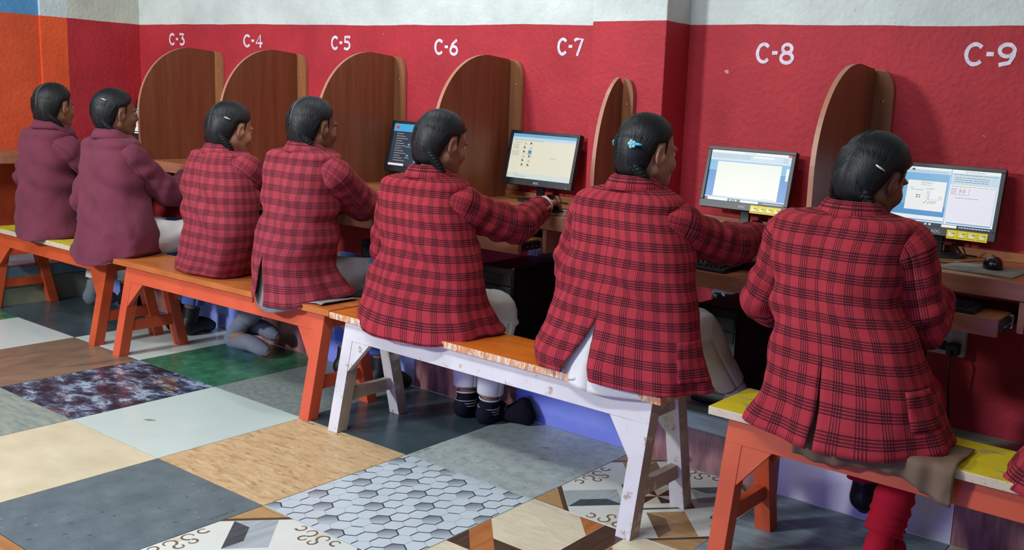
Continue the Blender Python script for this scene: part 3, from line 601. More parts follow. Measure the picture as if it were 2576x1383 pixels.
    if sticker_on:
        x0, x1 = w*0.10, w*0.44
        mb = MB(); mb.box(x0, x1, -0.0042, -0.0032, -0.006, 0.024)
        for q in range(4):
            c = x0+(x1-x0)*(q+0.5)/4
            mb.box(c-0.010+0.003*(q % 2), c+0.006, -0.0045, -0.0041, 0.003, 0.016, mi=1); mb.box(c-0.002, c+0.010, -0.0047, -0.0044, 0.012, 0.0145, mi=2); mb.box(c-0.014, c+0.012, -0.0045, -0.0041, -0.002, -0.0005, mi=2)
            if q: mb.box(c-0.0163, c-0.0157, -0.0045, -0.0041, -0.004, 0.022, mi=2)
        bld(mb, 'sticker', [sticker, sticker_i, sticker_k])
    mb = MB().box(w/2-0.03, w/2-0.024, -0.0036, -0.003, 0.004, 0.006); bld(mb, 'power_light', logo_m)
    MB().box(-0.020, 0.020, 0.030, 0.044, 0.008, z0-ZD+0.06, bev=0.003).build('stand_neck', black2, t)
    P = [(0.105*math.cos(a)*(1 if abs(math.cos(a)) < .99 else 1), 0.02+0.072*math.sin(a)) for a in [2*math.pi*k/28 for k in range(28)]]
    MB().prism(P, 'z', 0.0005, 0.010).build('stand_foot', bez_m, t)
    MB().tube([(0.05, 0.045, z0-ZD+0.03), (0.055, 0.06, 0.04), (0.075, 0.068, 0.006), (0.13, 0.07, 0.0045)], 0.003, 7).build('cable', black, t)
    return t
monitor(-1.035, 0.918, 0.395, 0.246, 'monitor partly hidden by the leftmost mahogany partition, beside the face in profile', 'sheet')
monitor(1.352, 0.908, 0.395, 0.255, 'monitor showing a dark start menu with a cyan band', 'start')
monitor(2.146, 0.916, 0.398, 0.247, 'monitor showing a cream file window with rows of icons', 'files')
monitor(3.182, 0.920, 0.380, 0.243, 'monitor showing a blank document page between blue margins', 'blankdoc', sticker_on=True)
monitor(3.935, 0.915, 0.398, 0.247, 'monitor split between a slide and a spreadsheet window', 'split', sticker_on=True)

# ------------------------------------------------------------------ mice, pads, keyboards, computer cases
pad_m = mottled('worn_grey_mouse_pad', [(0.3, (112, 112, 104)), (0.6, (148, 148, 138)), (0.8, (170, 170, 158))], (18, 18, 18), detail=7, rough=0.85)
def pad(x, y, rz, w, d, label):
    o = MB().box(-w/2, w/2, -d/2, d/2, 0, 0.004, bev=0.0012).build('mouse_pad', pad_m, None, (x, y, ZD+0.0005)); o.rotation_euler.z = rz
    tag(o, label, 'mouse pad', 'grey mouse pads'); return o
pad(4.155, 0.800, -0.06, 0.235, 0.185, 'worn grey mouse pad beside the spreadsheet monitor'); pad(2.435, 0.79, 0.0, 0.21, 0.18, 'worn grey mouse pad below the file window monitor')
def mouse(x, y, z, rz, label, cable):
    t = empty('computer_mouse', (x, y, z), rz); tag(t, label, 'mouse', 'black computer mice')
    nu, nv = 20, 12; V, F = [], []
    for j in range(nv+1):
        ph = (math.pi/2)*j/nv
        for i in range(nu):
            a = 2*math.pi*i/nu; yy = math.sin(a)*0.054*math.cos(ph)**0.75; xx = math.cos(a)*0.031*(1+0.08*math.sin(a)**2)*math.cos(ph)**0.7
            zz = 0.001+0.036*math.sin(ph)**0.85*(1-0.22*(yy/0.054)); V.append((xx, yy, zz))
    for j in range(nv):
        for i in range(nu): F.append((j*nu+i, j*nu+(i+1) % nu, (j+1)*nu+(i+1) % nu, (j+1)*nu+i))
    F.append(tuple(range(nu-1, -1, -1)))
    pyd('shell', V, F, black2, t, smooth=True)
    MB().tube([(-0.004, 0.026, 0.032), (0.004, 0.026, 0.032)], 0.0075, 10).build('scroll_wheel', plain('grey_rubber', (60, 60, 62), 0.7), t)
    MB().tube([tuple(q) for q in spline(cable, 24)], 0.0019, 6).build('cable', black, t)
mouse(4.172, 0.842, ZD+0.005, 0.35, 'glossy black mouse on the pad beside the spreadsheet monitor', [(0, 0.053, 0.010), (-0.035, 0.10, 0.004), (-0.085, 0.07, 0.0), (-0.15, 0.02, 0.0), (-0.215, 0.035, 0.012), (-0.205, 0.10, 0.045), (-0.12, 0.16, 0.05), (-0.08, 0.21, 0.01)])
mouse(2.440, 0.742, ZD+0.005, -0.2, 'black mouse under the hand of the student reaching to the file window', [(0, 0.053, 0.010), (0.01, 0.11, 0.004), (0.03, 0.17, 0.002), (-0.03, 0.25, 0.003)])
key_m = plain('black_keycap', (26, 27, 30), 0.4, 0.45)
def keyboard(x, y, z, label):
    t = empty('keyboard', (x, y, z)); tag(t, label, 'keyboard', 'black keyboards on the trays')
    MB().hexa([(-0.22, -0.075, 0), (0.22, -0.075, 0), (0.22, 0.075, 0), (-0.22, 0.075, 0), (-0.218, -0.073, 0.012), (0.218, -0.073, 0.012), (0.218, 0.073, 0.022), (-0.218, 0.073, 0.022)], bev=0.002).build('body', bez_m, t)
    kme = None
    def key(cx, cy, w=0.0155):
        nonlocal kme
        zb = 0.012+0.010*(cy+0.073)/0.146
        if kme is None or abs(w-0.0155) > 1e-6:
            mb = MB().hexa([(-w/2, -.0078, 0), (w/2, -.0078, 0), (w/2, .0078, 0), (-w/2, .0078, 0), (-w/2+.002, -.006, .007), (w/2-.002, -.006, .007), (w/2-.002, .006, .007), (-w/2+.002, .006, .007)])
            bmesh.ops.recalc_face_normals(mb.bm, faces=mb.bm.faces); me = bpy.data.meshes.new('key'); mb.bm.to_mesh(me); mb.bm.free(); me.materials.append(key_m)
            if abs(w-0.0155) < 1e-6: kme = me
        else: me = kme
        o = bpy.data.objects.new('key', me); COL.objects.link(o); o.parent = t; o.location = (cx, cy, zb-0.0005)
    for r in range(5):
        yk = -0.055+0.0185*r
        for c in range(14):
            if r == 0 and 3 <= c <= 9: continue
            key(-0.200+0.0185*c, yk)
        if r == 0: key(-0.200+0.0185*6, yk, 0.125)
        for c in range(3):
            if r in (0, 3, 4) or (r == 1 and c == 1): key(0.068+0.0185*c, yk)
        for c in range(4): key(0.132+0.0185*c, yk)
    for c in range(13): key(-0.200+0.0205*c, 0.056)
    return t
kz = 0.7425
keyboard(3.98, 0.645, kz, 'black keyboard under the hands of the student at the spreadsheet monitor'); keyboard(3.13, 0.645, kz, 'black keyboard below the blank document monitor, under an outstretched arm')
keyboard(2.16, 0.69, kz, 'black keyboard in the tray beneath the file window monitor'); keyboard(0.70, 0.645, kz, 'black keyboard on the tray below number five')
case_m = mottled('black_steel_case', [(0.3, (20, 23, 28)), (0.7, (30, 34, 40))], (20, 20, 20), rough=0.35, spec=0.45)
def tower(x, y, label, rz=0.0):
    t = empty('computer_tower', (x, y, 0.2205), rz); tag(t, label, 'computer tower', 'black computer towers under the desks')
    MB().box(-0.09, 0.09, 0.012, 0.33, 0.008, 0.375, bev=0.004).build('case', case_m, t)
    fr = MB().box(-0.09, 0.09, -0.012, 0.0118, 0.004, 0.378, bev=0.008).build('front_panel', black2, t)
    for q in range(2): MB().box(-0.076, 0.076, -0.0145, -0.0118, 0.300-0.052*q, 0.342-0.052*q, bev=0.002).build('drive_bay', case_m, fr)
    for q in range(7): MB().box(-0.055, 0.055, -0.0138, -0.0115, 0.05+0.016*q, 0.057+0.016*q).build('vent_slat', case_m, fr)
    MB().sphere((0.0, -0.013, 0.225), 0.009, 10, sc=(1, 0.4, 1)).build('power_button', steel, fr)
    for q in range(8): MB().box(0.0895, 0.0912, 0.09, 0.20, 0.09+0.012*q, 0.095+0.012*q).build('side_vent', black, t)
    for sx_, sy_2 in ((-0.07, 0.03), (0.07, 0.03), (-0.07, 0.30), (0.07, 0.30)): MB().box(sx_-0.012, sx_+0.012, sy_2-0.012, sy_2+0.012, 0, 0.0085).build('foot', black, t)
tower(2.20, 0.70, 'black computer tower below the file window monitor, behind the pale knee', 0.05); tower(3.27, 0.70, 'black computer tower below the blank document monitor', -0.03); tower(0.12, 0.70, 'black computer tower in the shade left of number five', 0.0); tower(1.40, 0.72, 'black computer tower below number six', 0.0)

# ------------------------------------------------------------------ benches
def worn_paint(name, c, c2, wear, thr=0.62, scale=9.0, rough=0.45, streak=(1, 1, 1)):
    m, nt, b = base(name, rough, 0.35)
    tc = N(nt, 'ShaderNodeTexCoord'); mp = N(nt, 'ShaderNodeMapping'); mp.inputs['Scale'].default_value = streak; nt.links.new(tc.outputs['Object'], mp.inputs[0])
    n1 = N(nt, 'ShaderNodeTexNoise', i_Scale=6.0, i_Detail=5.0); nt.links.new(mp.outputs[0], n1.inputs['Vector']); r1 = ramp(nt, [(0.3, c), (0.7, c2)]); nt.links.new(n1.outputs['Fac'], r1.inputs[0])
    n2 = N(nt, 'ShaderNodeTexNoise', i_Scale=scale, i_Detail=9.0, i_Roughness=0.72); nt.links.new(mp.outputs[0], n2.inputs['Vector']); r2 = ramp(nt, [(thr, (0, 0, 0)), (thr+0.035, (255, 255, 255))]); nt.links.new(n2.outputs['Fac'], r2.inputs[0])
    mx = N(nt, 'ShaderNodeMix', data_type='RGBA'); nt.links.new(r2.outputs[0], mx.inputs[0]); nt.links.new(r1.outputs[0], mx.inputs[6]); mx.inputs[7].default_value = (*lin(wear), 1); nt.links.new(mx.outputs[2], b.inputs['Base Color'])
    bp = N(nt, 'ShaderNodeBump', i_Strength=0.25, i_Distance=0.004); nt.links.new(n2.outputs['Fac'], bp.inputs['Height']); nt.links.new(bp.outputs[0], b.inputs['Normal'])
    return m
or_fr = worn_paint('orange_red_bench_paint', (198, 80, 50), (208, 92, 60), (170, 62, 40), 0.70, 14)
or_top = worn_paint('varnished_orange_bench_top', (178, 96, 46), (196, 116, 60), (150, 76, 40), 0.68, 8, 0.3, (1, 4, 1))
wh_fr = worn_paint('chipped_white_bench_paint', (196, 194, 194), (212, 210, 210), (168, 148, 128), 0.595, 20)
wh_top = worn_paint('scuffed_orange_bench_top', (190, 94, 24), (206, 112, 36), (140, 70, 34), 0.66, 7, 0.28, (1, 4, 1)); wh_edge = worn_paint('splintered_bench_edge', (196, 120, 60), (214, 170, 130), (222, 210, 196), 0.52, 30, 0.6, (4, 4, 1))
ye_fr = worn_paint('dull_orange_bench_paint', (184, 74, 40), (198, 86, 48), (150, 60, 40), 0.68, 14)
ye_top = worn_paint('worn_yellow_bench_top', (204, 186, 30), (216, 196, 44), (158, 152, 132), 0.56, 7, 0.5, (1, 3, 1)); ply = worn_paint('bare_plywood_edge', (196, 180, 156), (212, 198, 176), (150, 128, 104), 0.60, 30, 0.7, (2, 2, 8))
bare = worn_paint('rubbed_bare_bench_wood', (150, 130, 112), (176, 160, 146), (198, 190, 184), 0.56, 14)
def bench(x0, x1, lx0, lx1, yo, fr, top, edge, label, rz=0.0, rub=False):
    cx = (x0+x1)/2
    t = empty('bench', (cx, 0.15+yo, 0), rz); tag(t, label, 'bench', 'wooden benches')
    X0, X1, A, B = x0-cx, x1-cx, lx0-cx, lx1-cx
    mb = MB().box(X0, X1, -0.122, 0.128, 0.425, 0.45, bev=0.002)
    for f in mb.bm.faces:
        if abs(f.normal.z) < 0.5 or f.calc_center_median().z < 0.43: f.material_index = 1
    mb.build('seat_board', [top, edge], t)
    lw, ld = 0.055, 0.050
    for xa in (A, B-lw):
        for sg in (-1, 1):
            yf0, yt0 = sg*0.180, sg*0.094      # outer faces at foot and top
            yi0, yi1 = yf0-sg*ld, yt0-sg*ld
            P = [(xa, yf0, 0), (xa+lw, yf0, 0), (xa+lw, yi0, 0), (xa, yi0, 0), (xa, yt0, 0.4245), (xa+lw, yt0, 0.4245), (xa+lw, yi1, 0.4245), (xa, yi1, 0.4245)]
            if sg > 0: P = [P[3], P[2], P[1], P[0], P[7], P[6], P[5], P[4]]
            lg = MB().hexa(P, bev=0.002).build('leg', [fr, bare], t)
            if rub:
                for pl in lg.data.polygons: pl.material_index = 1 if pl.normal.x > 0.6 else 0
    for sg in (-1, 1):                      # long rails
        y1, y0 = sg*0.1085, sg*0.0945
        P = [(A+0.001, y1, 0.352), (B-0.001, y1, 0.352), (B-0.001, y1-sg*0.022, 0.352), (A+0.001, y1-sg*0.022, 0.352), (A+0.001, y0, 0.4240), (B-0.001, y0, 0.4240), (B-0.001, y0-sg*0.022, 0.4240), (A+0.001, y0-sg*0.022, 0.4240)]
        P = [(p[0], p[1]+sg*0.0008, p[2]) for p in P]
        if sg > 0: P = [P[3], P[2], P[1], P[0], P[7], P[6], P[5], P[4]]
        MB().hexa(P, bev=0.0015).build('long_rail', fr, t)
        for xa, dr in ((A+lw+0.0005, 1), (B-lw-0.0005, -1)):   # corner brackets
            yb = lambda z: sg*(0.180-(0.086)*z/0.4245)
            w_ = 0.095
            tri = [(xa, 0.3515), (xa+dr*w_, 0.3515), (xa, 0.3515-0.115)]
            f = [(px, yb(pz)-sg*0.002, pz) for px, pz in tri]; g = [(px, yb(pz)-sg*0.024, pz) for px, pz in tri]
            pyd('bracket', f+g, [(0, 1, 2), (5, 4, 3), (0, 3, 4, 1), (1, 4, 5, 2), (2, 5, 3, 0)], fr, t)
    for xa in (A+0.012, B-lw+0.012):         # end rail and stretcher
        MB().box(xa, xa+0.03, -0.062, 0.062, 0.358, 0.424, bev=0.0015).build('end_rail', bare if rub else fr, t)
        z0 = 0.112; yq = 0.180-0.086*(z0+0.02)/0.4245-0.048
        MB().box(xa, xa+0.028, -yq, yq, z0, z0+0.048, bev=0.0015).build('stretcher', bare if rub else fr, t)
    return t
bench(-0.935, 0.262, -0.915, 0.235, 0.005, ye_fr, ye_top, ply, 'yellow topped orange bench at the far left under the two maroon blazers')
bench(0.295, 1.905, 0.435, 1.850, 0.0, or_fr, or_top, or_top, 'all orange bench with a varnished seat, second from the left', 0.02)
bench(1.925, 3.470, 1.990, 3.425, -0.005, wh_fr, wh_top, wh_edge, 'white painted bench with an orange seat in the middle', -0.014, rub=True)
bench(3.612, 5.160, 3.668, 5.105, 0.012, ye_fr, ye_top, ply, 'orange bench with a worn yellow seat at the right', -0.012)

# ------------------------------------------------------------------ people: tools
def surface_nets(D, org, h):
    """isosurface of a sampled distance field at 0"""
    s = D < 0
    c = np.zeros(tuple(n-1 for n in D.shape), dtype=np.int8)
    for a in (0, 1):
        for b in (0, 1):
            for d in (0, 1): c += s[a:s.shape[0]-1+a, b:s.shape[1]-1+b, d:s.shape[2]-1+d]
    cells = np.argwhere((c > 0) & (c < 8)); idx = -np.ones(c.shape, dtype=np.int32); idx[tuple(cells.T)] = np.arange(len(cells))
    acc = np.zeros((len(cells), 3)); cnt = np.zeros(len(cells))
    corners = [(a, b, d) for a in (0, 1) for b in (0, 1) for d in (0, 1)]
    val = {q: D[cells[:, 0]+q[0], cells[:, 1]+q[1], cells[:, 2]+q[2]] for q in corners}
    for p in corners:
        for ax in range(3):
            if p[ax] == 0:
                q = list(p); q[ax] = 1; q = tuple(q); v0, v1 = val[p], val[q]; mk = (v0 < 0) != (v1 < 0)
                t = np.where(mk, v0/np.where(mk, v0-v1, 1), 0); pt = np.tile(np.array(p, float), (len(cells), 1)); pt[:, ax] = t
                acc += pt*mk[:, None]; cnt += mk
    V = org+h*(cells+acc/cnt[:, None]); quads = []
    for ax in range(3):
        a0 = [slice(None)]*3; a1 = [slice(None)]*3; a0[ax] = slice(0, -1); a1[ax] = slice(1, None)
        d0, d1 = s[tuple(a0)], s[tuple(a1)]; e = np.argwhere(d0 != d1); u, w = [k for k in range(3) if k != ax]
        e = e[(e[:, u] > 0) & (e[:, w] > 0) & (e[:, u] < D.shape[u]-1) & (e[:, w] < D.shape[w]-1)]
        inside0 = d0[tuple(e.T)]
        def cell(du, dw):
            q = e.copy(); q[:, u] -= du; q[:, w] -= dw; return idx[tuple(q.T)]
        Q = np.stack([cell(1, 1), cell(0, 1), cell(0, 0), cell(1, 0)], 1)
        flip = inside0 if ax != 1 else ~inside0
        Q[~flip] = Q[~flip][:, ::-1]; quads.append(Q)
    Q = np.vstack(quads); return V, Q[(Q >= 0).all(1)]
class SDF:
    def __init__(s): s.pr = []
    def cone(s, a, b, ra, rb, k=0.02): s.pr.append(('c', np.array(a, float), np.array(b, float), ra, rb, k)); return s
    def ell(s, c, r, R=None, k=0.02, sub=False): s.pr.append(('e', np.array(c, float), np.array(r, float), R, sub, k)); return s
    def mesh(s, h, pad=0.03):
        lo, hi = [], []
        for p in s.pr:
            if p[0] == 'c': r = max(p[3], p[4]); lo.append(np.minimum(p[1], p[2])-r); hi.append(np.maximum(p[1], p[2])+r)
            else: r = p[2].max(); lo.append(p[1]-r); hi.append(p[1]+r)
        org = np.min(lo, 0)-pad; n = np.ceil((np.max(hi, 0)+pad-org)/h).astype(int)+1
        D = np.full(n, 0.5, dtype=np.float32)
        for q, p in enumerate(s.pr):
            mg = 0.045+p[5]; i0 = np.clip(((lo[q]-mg-org)/h).astype(int), 0, n-1); i1 = np.clip(((hi[q]+mg-org)/h).astype(int)+1, 1, n)
            ax = [org[k]+h*np.arange(i0[k], i1[k]) for k in range(3)]
            G = np.stack(np.meshgrid(*ax, indexing='ij'), -1)
            if p[0] == 'c':
                a, b = p[1], p[2]; ab = b-a; t = np.clip(((G-a)@ab)/(ab@ab), 0, 1); d = np.linalg.norm(G-a-t[..., None]*ab, axis=-1)-(p[3]+(p[4]-p[3])*t)
            else:
                L = G-p[1]
                if p[3] is not None: L = L@p[3]
                q0 = np.linalg.norm(L/p[2], axis=-1); q1 = np.linalg.norm(L/p[2]**2, axis=-1)+1e-9; d = q0*(q0-1)/q1
            sl = tuple(slice(i0[k], i1[k]) for k in range(3)); cur = D[sl]
            if p[0] == 'e' and p[4]: D[sl] = np.maximum(cur, -d)
            else:
                k = p[5]; hh = np.clip(0.5+0.5*(cur-d)/k, 0, 1); D[sl] = cur*(1-hh)+d*hh-k*hh*(1-hh)
        return surface_nets(D, org, h)
def grid_faces(nv, nu, closed=True):
    F = []
    for j in range(nv-1):
        for i in range(nu if closed else nu-1):
            F.append((j*nu+i, j*nu+(i+1) % nu, (j+1)*nu+(i+1) % nu, (j+1)*nu+i))
    return F
def normals_grid(P):
    du = np.gradient(P, axis=1); dv = np.gradient(P, axis=0); n = np.cross(du, dv); return n/(np.linalg.norm(n, axis=-1, keepdims=True)+1e-9)
def loft_tube(ctrl, nv=40, nu=28, fold=None, amp=0.004, seed=0.0, flat=1.0):
    """tube through (x, y, z, r) rows; returns grid, uv.  fold(v01, ang) -> extra radius"""
    C = spline(np.array(ctrl, float), nv); P, R = C[:, :3], C[:, 3]
    T = np.gradient(P, axis=0); T /= np.linalg.norm(T, axis=1, keepdims=True)
    u = np.cross(T[0], [0.31, 0.2, 0.93]); u /= np.linalg.norm(u); G = np.zeros((nv, nu+1, 3)); UV = np.zeros((nv, nu+1, 2)); ang = np.linspace(0, 2*np.pi, nu+1)
    s = np.concatenate([[0], np.cumsum(np.linalg.norm(np.diff(P, axis=0), axis=1))]); rm = R.mean()
    for j in range(nv):
        u = u-T[j]*(u@T[j]); u /= np.linalg.norm(u); w = np.cross(T[j], u)
        dirs = np.outer(np.cos(ang), u)+np.outer(np.sin(ang), w)*flat
        r = np.full(nu+1, R[j])
        if fold is not None: r = r+fold(j/(nv-1), ang)
        G[j] = P[j]+dirs*r[:, None]; UV[j, :, 0] = ang*rm; UV[j, :, 1] = s[j]
    if amp:
        d = vnoise(G+seed, 14.0)*amp+vnoise(G+seed+7.7, 34.0)*amp*0.45
        ctr = P[:, None, :]; rd = G-ctr; rd /= np.linalg.norm(rd, axis=-1, keepdims=True)+1e-9; d[:, -1] = d[:, 0]; G = G+rd*d[..., None]
    return G, UV
def grid_obj(name, G, UV, mat, parent, caps=(False, False), solid=0.0, org=None, weld=False):
    nv, nu = G.shape[:2]; V = (G-(org if org is not None else 0)).reshape(-1, 3); F = grid_faces(nv, nu, False); uv = UV.reshape(-1, 2)
    if caps[0]: F.append(tuple(range(nu-1, -1, -1)))
    if caps[1]: F.append(tuple((nv-1)*nu+i for i in range(nu)))
    o = pyd(name, V, F, mat, parent, smooth=True, uv=uv)
    if weld:
        bw = bmesh.new(); bw.from_mesh(o.data); bmesh.ops.remove_doubles(bw, verts=bw.verts, dist=0.0004); bw.to_mesh(o.data); bw.free()
    if solid:
        md = o.modifiers.new('thickness', 'SOLIDIFY'); md.thickness = solid; md.offset = 0.0
    return o
def Rz(a): return np.array([[math.cos(a), -math.sin(a), 0], [math.sin(a), math.cos(a), 0], [0, 0, 1]])
def Rx(a): return np.array([[1, 0, 0], [0, math.cos(a), -math.sin(a)], [0, math.sin(a), math.cos(a)]])
def Ry(a): return np.array([[math.cos(a), 0, math.sin(a)], [0, 1, 0], [-math.sin(a), 0, math.cos(a)]])

# ------------------------------------------------------------------ people: materials
def plaid(name, red, dark, mid, per=0.060):
    m, nt, b = base(name, 0.85, 0.12)
    uv = N(nt, 'ShaderNodeUVMap'); sx = N(nt, 'ShaderNodeSeparateXYZ'); nt.links.new(uv.outputs[0], sx.inputs[0])
    def mth(op, a, bb=None, c=None):
        n = N(nt, 'ShaderNodeMath', operation=op)
        for k, v in enumerate((a, bb, c)):
            if v is None: continue
            if isinstance(v, (int, float)): n.inputs[k].default_value = v
            else: nt.links.new(v, n.inputs[k])
        return n.outputs[0]
    def lines(s, p):
        f = mth('FRACT', mth('DIVIDE', s, p))                       # 0..1 within a sett
        grp = mth('LESS_THAN', f, 0.50)
        st = mth('LESS_THAN', mth('FRACT', mth('MULTIPLY', f, 8.0)), 0.50)   # four dark lines
        fine = mth('LESS_THAN', mth('FRACT', mth('MULTIPLY', f, 22.0)), 0.36)
        return mth('MULTIPLY', grp, st), mth('MULTIPLY', mth('SUBTRACT', 1.0, grp), fine), grp
    du, fu, gu = lines(sx.outputs[0], per*0.80); dv, fv, gv = lines(sx.outputs[1], per*0.96)
    heavy = mth('ADD', mth('MULTIPLY', du, 0.55), mth('MULTIPLY', dv, 0.64))
    light = mth('ADD', mth('ADD', mth('MULTIPLY', fu, 0.46), mth('MULTIPLY', fv, 0.22)), mth('MULTIPLY', mth('ADD', gu, gv), 0.16))
    amt = mth('MINIMUM', mth('ADD', heavy, light), 0.97)
    mot = N(nt, 'ShaderNodeTexNoise', i_Scale=320.0, i_Detail=2.0); nt.links.new(uv.outputs[0], mot.inputs['Vector'])
    am2 = mth('ADD', amt, mth('MULTIPLY', mth('SUBTRACT', mot.outputs['Fac'], 0.5), 0.35))
    mx = N(nt, 'ShaderNodeMix', data_type='RGBA'); nt.links.new(am2, mx.inputs[0]); mx.inputs[6].default_value = (*lin(red), 1); mx.inputs[7].default_value = (*lin(dark), 1); mx.clamp_factor = True
    nt.links.new(mx.outputs[2], b.inputs['Base Color'])
    b.inputs['Sheen Weight'].default_value = 0.15; b.inputs['Sheen Roughness'].default_value = 0.5; b.inputs['Sheen Tint'].default_value = (*lin((230, 120, 120)), 1)
    bp = N(nt, 'ShaderNodeBump', i_Strength=0.25, i_Distance=0.002); nt.links.new(mot.outputs['Fac'], bp.inputs['Height']); nt.links.new(bp.outputs[0], b.inputs['Normal'])
    return m
PLAID = plaid('red_tartan_wool', (180, 54, 66), (46, 20, 28), (140, 30, 40))
PLAIDB = plaid('muted_red_tartan_wool', (172, 64, 76), (72, 30, 40), (140, 40, 48), 0.058)
def cloth(name, c, var=0.08, rough=0.85):
    return mottled(name, [(0.3, tuple(int(x*(1-var)) for x in c)), (0.7, tuple(min(255, int(x*(1+var))) for x in c))], (7, 7, 7), rough=rough, spec=0.15, bump=0.12, bscale=420)
MAROON = cloth('plum_maroon_wool', (108, 50, 68)); MAROON.node_tree.nodes['Principled BSDF'].inputs['Sheen Weight'].default_value = 0.06
K_white = cloth('white_cotton', (214, 214, 210), 0.04); K_cream = cloth('cream_cotton', (196, 188, 170), 0.05); K_grey = cloth('grey_cotton', (132, 130, 132), 0.06); K_brown = cloth('brown_cotton', (112, 92, 78), 0.06); K_blue = cloth('blue_cotton', (74, 104, 168), 0.06); K_red = cloth('crimson_wool', (176, 26, 48), 0.06)
SK = {n: mottled('skin_'+n, [(0.3, tuple(int(x*0.94) for x in c)), (0.7, c)], (20, 20, 20), rough=0.5, spec=0.35) for n, c in dict(a=(150, 104, 80), b=(126, 86, 66), c=(172, 124, 98)).items()}
m, nt, b = base('oiled_black_hair', 0.48, 0.36); HAIR = m
b.inputs['Base Color'].default_value = (0.0085, 0.0095, 0.011, 1)
uvn = N(nt, 'ShaderNodeUVMap'); mp = N(nt, 'ShaderNodeMapping'); mp.inputs['Scale'].default_value = (150, 5, 1); nt.links.new(uvn.outputs[0], mp.inputs[0]); nz = N(nt, 'ShaderNodeTexNoise', i_Scale=1.0, i_Detail=5.0, i_Roughness=0.6); nt.links.new(mp.outputs[0], nz.inputs['Vector'])
bp = N(nt, 'ShaderNodeBump', i_Strength=0.35, i_Distance=0.005); nt.links.new(nz.outputs['Fac'], bp.inputs['Height']); nt.links.new(bp.outputs[0], b.inputs['Normal'])
rr = ramp(nt, [(0.35, (14, 16, 18)), (0.7, (32, 35, 39))]); nt.links.new(nz.outputs['Fac'], rr.inputs[0]); nt.links.new(rr.outputs[0], b.inputs['Base Color'])
HAIR3 = plain('black_braided_hair', (16, 17, 19), 0.55, 0.25); HAIR2 = plain('black_hair_strand', (24, 26, 29), 0.48, 0.38); SCALP = plain('pale_parting', (108, 104, 104), 0.6); EYEW = plain('eye_white', (206, 202, 196), 0.3); EYEB = plain('eye_dark', (24, 16, 12), 0.2); BTN = plain('brown_button', (150, 92, 76), 0.35, 0.5)
SOCKB = cloth('black_knit', (22, 24, 34), 0.1); SOCKG = cloth('grey_knit', (122, 128, 138), 0.08); SOCKW = plain('white_knit', (206, 208, 214), 0.8); SHOE = plain('black_shoe', (14, 15, 19), 0.5, 0.4); CLIPB = plain('pale_blue_clip', (150, 214, 226), 0.35, 0.5); CLIPB2 = plain('cyan_clip', (60, 176, 216), 0.35); CLIPS = plain('silver_clip', (226, 228, 232), 0.25, 0.6, 0.6)

# ------------------------------------------------------------------ people: builder
def hand(s, w, d, dn, side, curl=0.5, spread=1.0):
    """palm and five bent fingers; w wrist, d along the hand, dn palm-down direction, side towards the thumb"""
    w, d, dn = np.array(w), np.array(d)/np.linalg.norm(d), np.array(dn, float); dn = dn-d*(dn@d); dn /= np.linalg.norm(dn); sd = np.cross(d, dn); sd = sd if sd@np.array(side) > 0 else -sd
    s.ell(w+d*0.045, (0.036, 0.050, 0.016), np.stack([sd, d, dn], 1), k=0.012)
    for q, (off, l0, l1, l2) in enumerate(((0.028, 0.038, 0.024, 0.019), (0.009, 0.043, 0.027, 0.020), (-0.010, 0.040, 0.025, 0.019), (-0.028, 0.031, 0.019, 0.016))):
        p = w+d*(0.086-0.006*abs(q-1))+sd*off; a = curl*0.35
        for ln, r0, r1, da in ((l0, 0.0092, 0.0084, 0.55), (l1, 0.0084, 0.0076, 0.65), (l2, 0.0076, 0.0064, 0.0)):
            dv = d*math.cos(a)+dn*math.sin(a)+sd*off*2.2*spread; dv /= np.linalg.norm(dv); e = p+dv*ln; s.cone(p, e, r0, r1, k=0.006); p = e; a += da*curl
    p = w+d*0.022+sd*0.026+dn*0.004; e = p+(d*0.62+sd*0.70+dn*0.25)*0.040; s.cone(p, e, 0.0125, 0.0098, k=0.008); s.cone(e, e+(d*0.86+sd*0.30+dn*0.35)*0.030, 0.0098, 0.0078, k=0.006)
def braid(path, r, turns, n=46):
    C = spline(np.array(path, float), n); T = np.gradient(C, axis=0); T /= np.linalg.norm(T, axis=1, keepdims=True); mb = MB()
    u = np.cross(T[0], [0, 1, 0.2]); u /= np.linalg.norm(u)
    for k in range(3):
        pts, rad = [], []; uu = u.copy()
        for j in range(n):
            uu = uu-T[j]*(uu@T[j]); uu /= np.linalg.norm(uu); ww = np.cross(T[j], uu); ph = 2*math.pi*(turns*j/(n-1)+k/3.0); tp = 1.0-0.35*j/(n-1)
            pts.append(tuple(C[j]+uu*math.sin(ph)*r*0.60*tp+ww*math.sin(2*ph)*r*0.30*tp)); rad.append(r*0.70*tp)
        mb.tube(pts, rad, 8)
    return mb
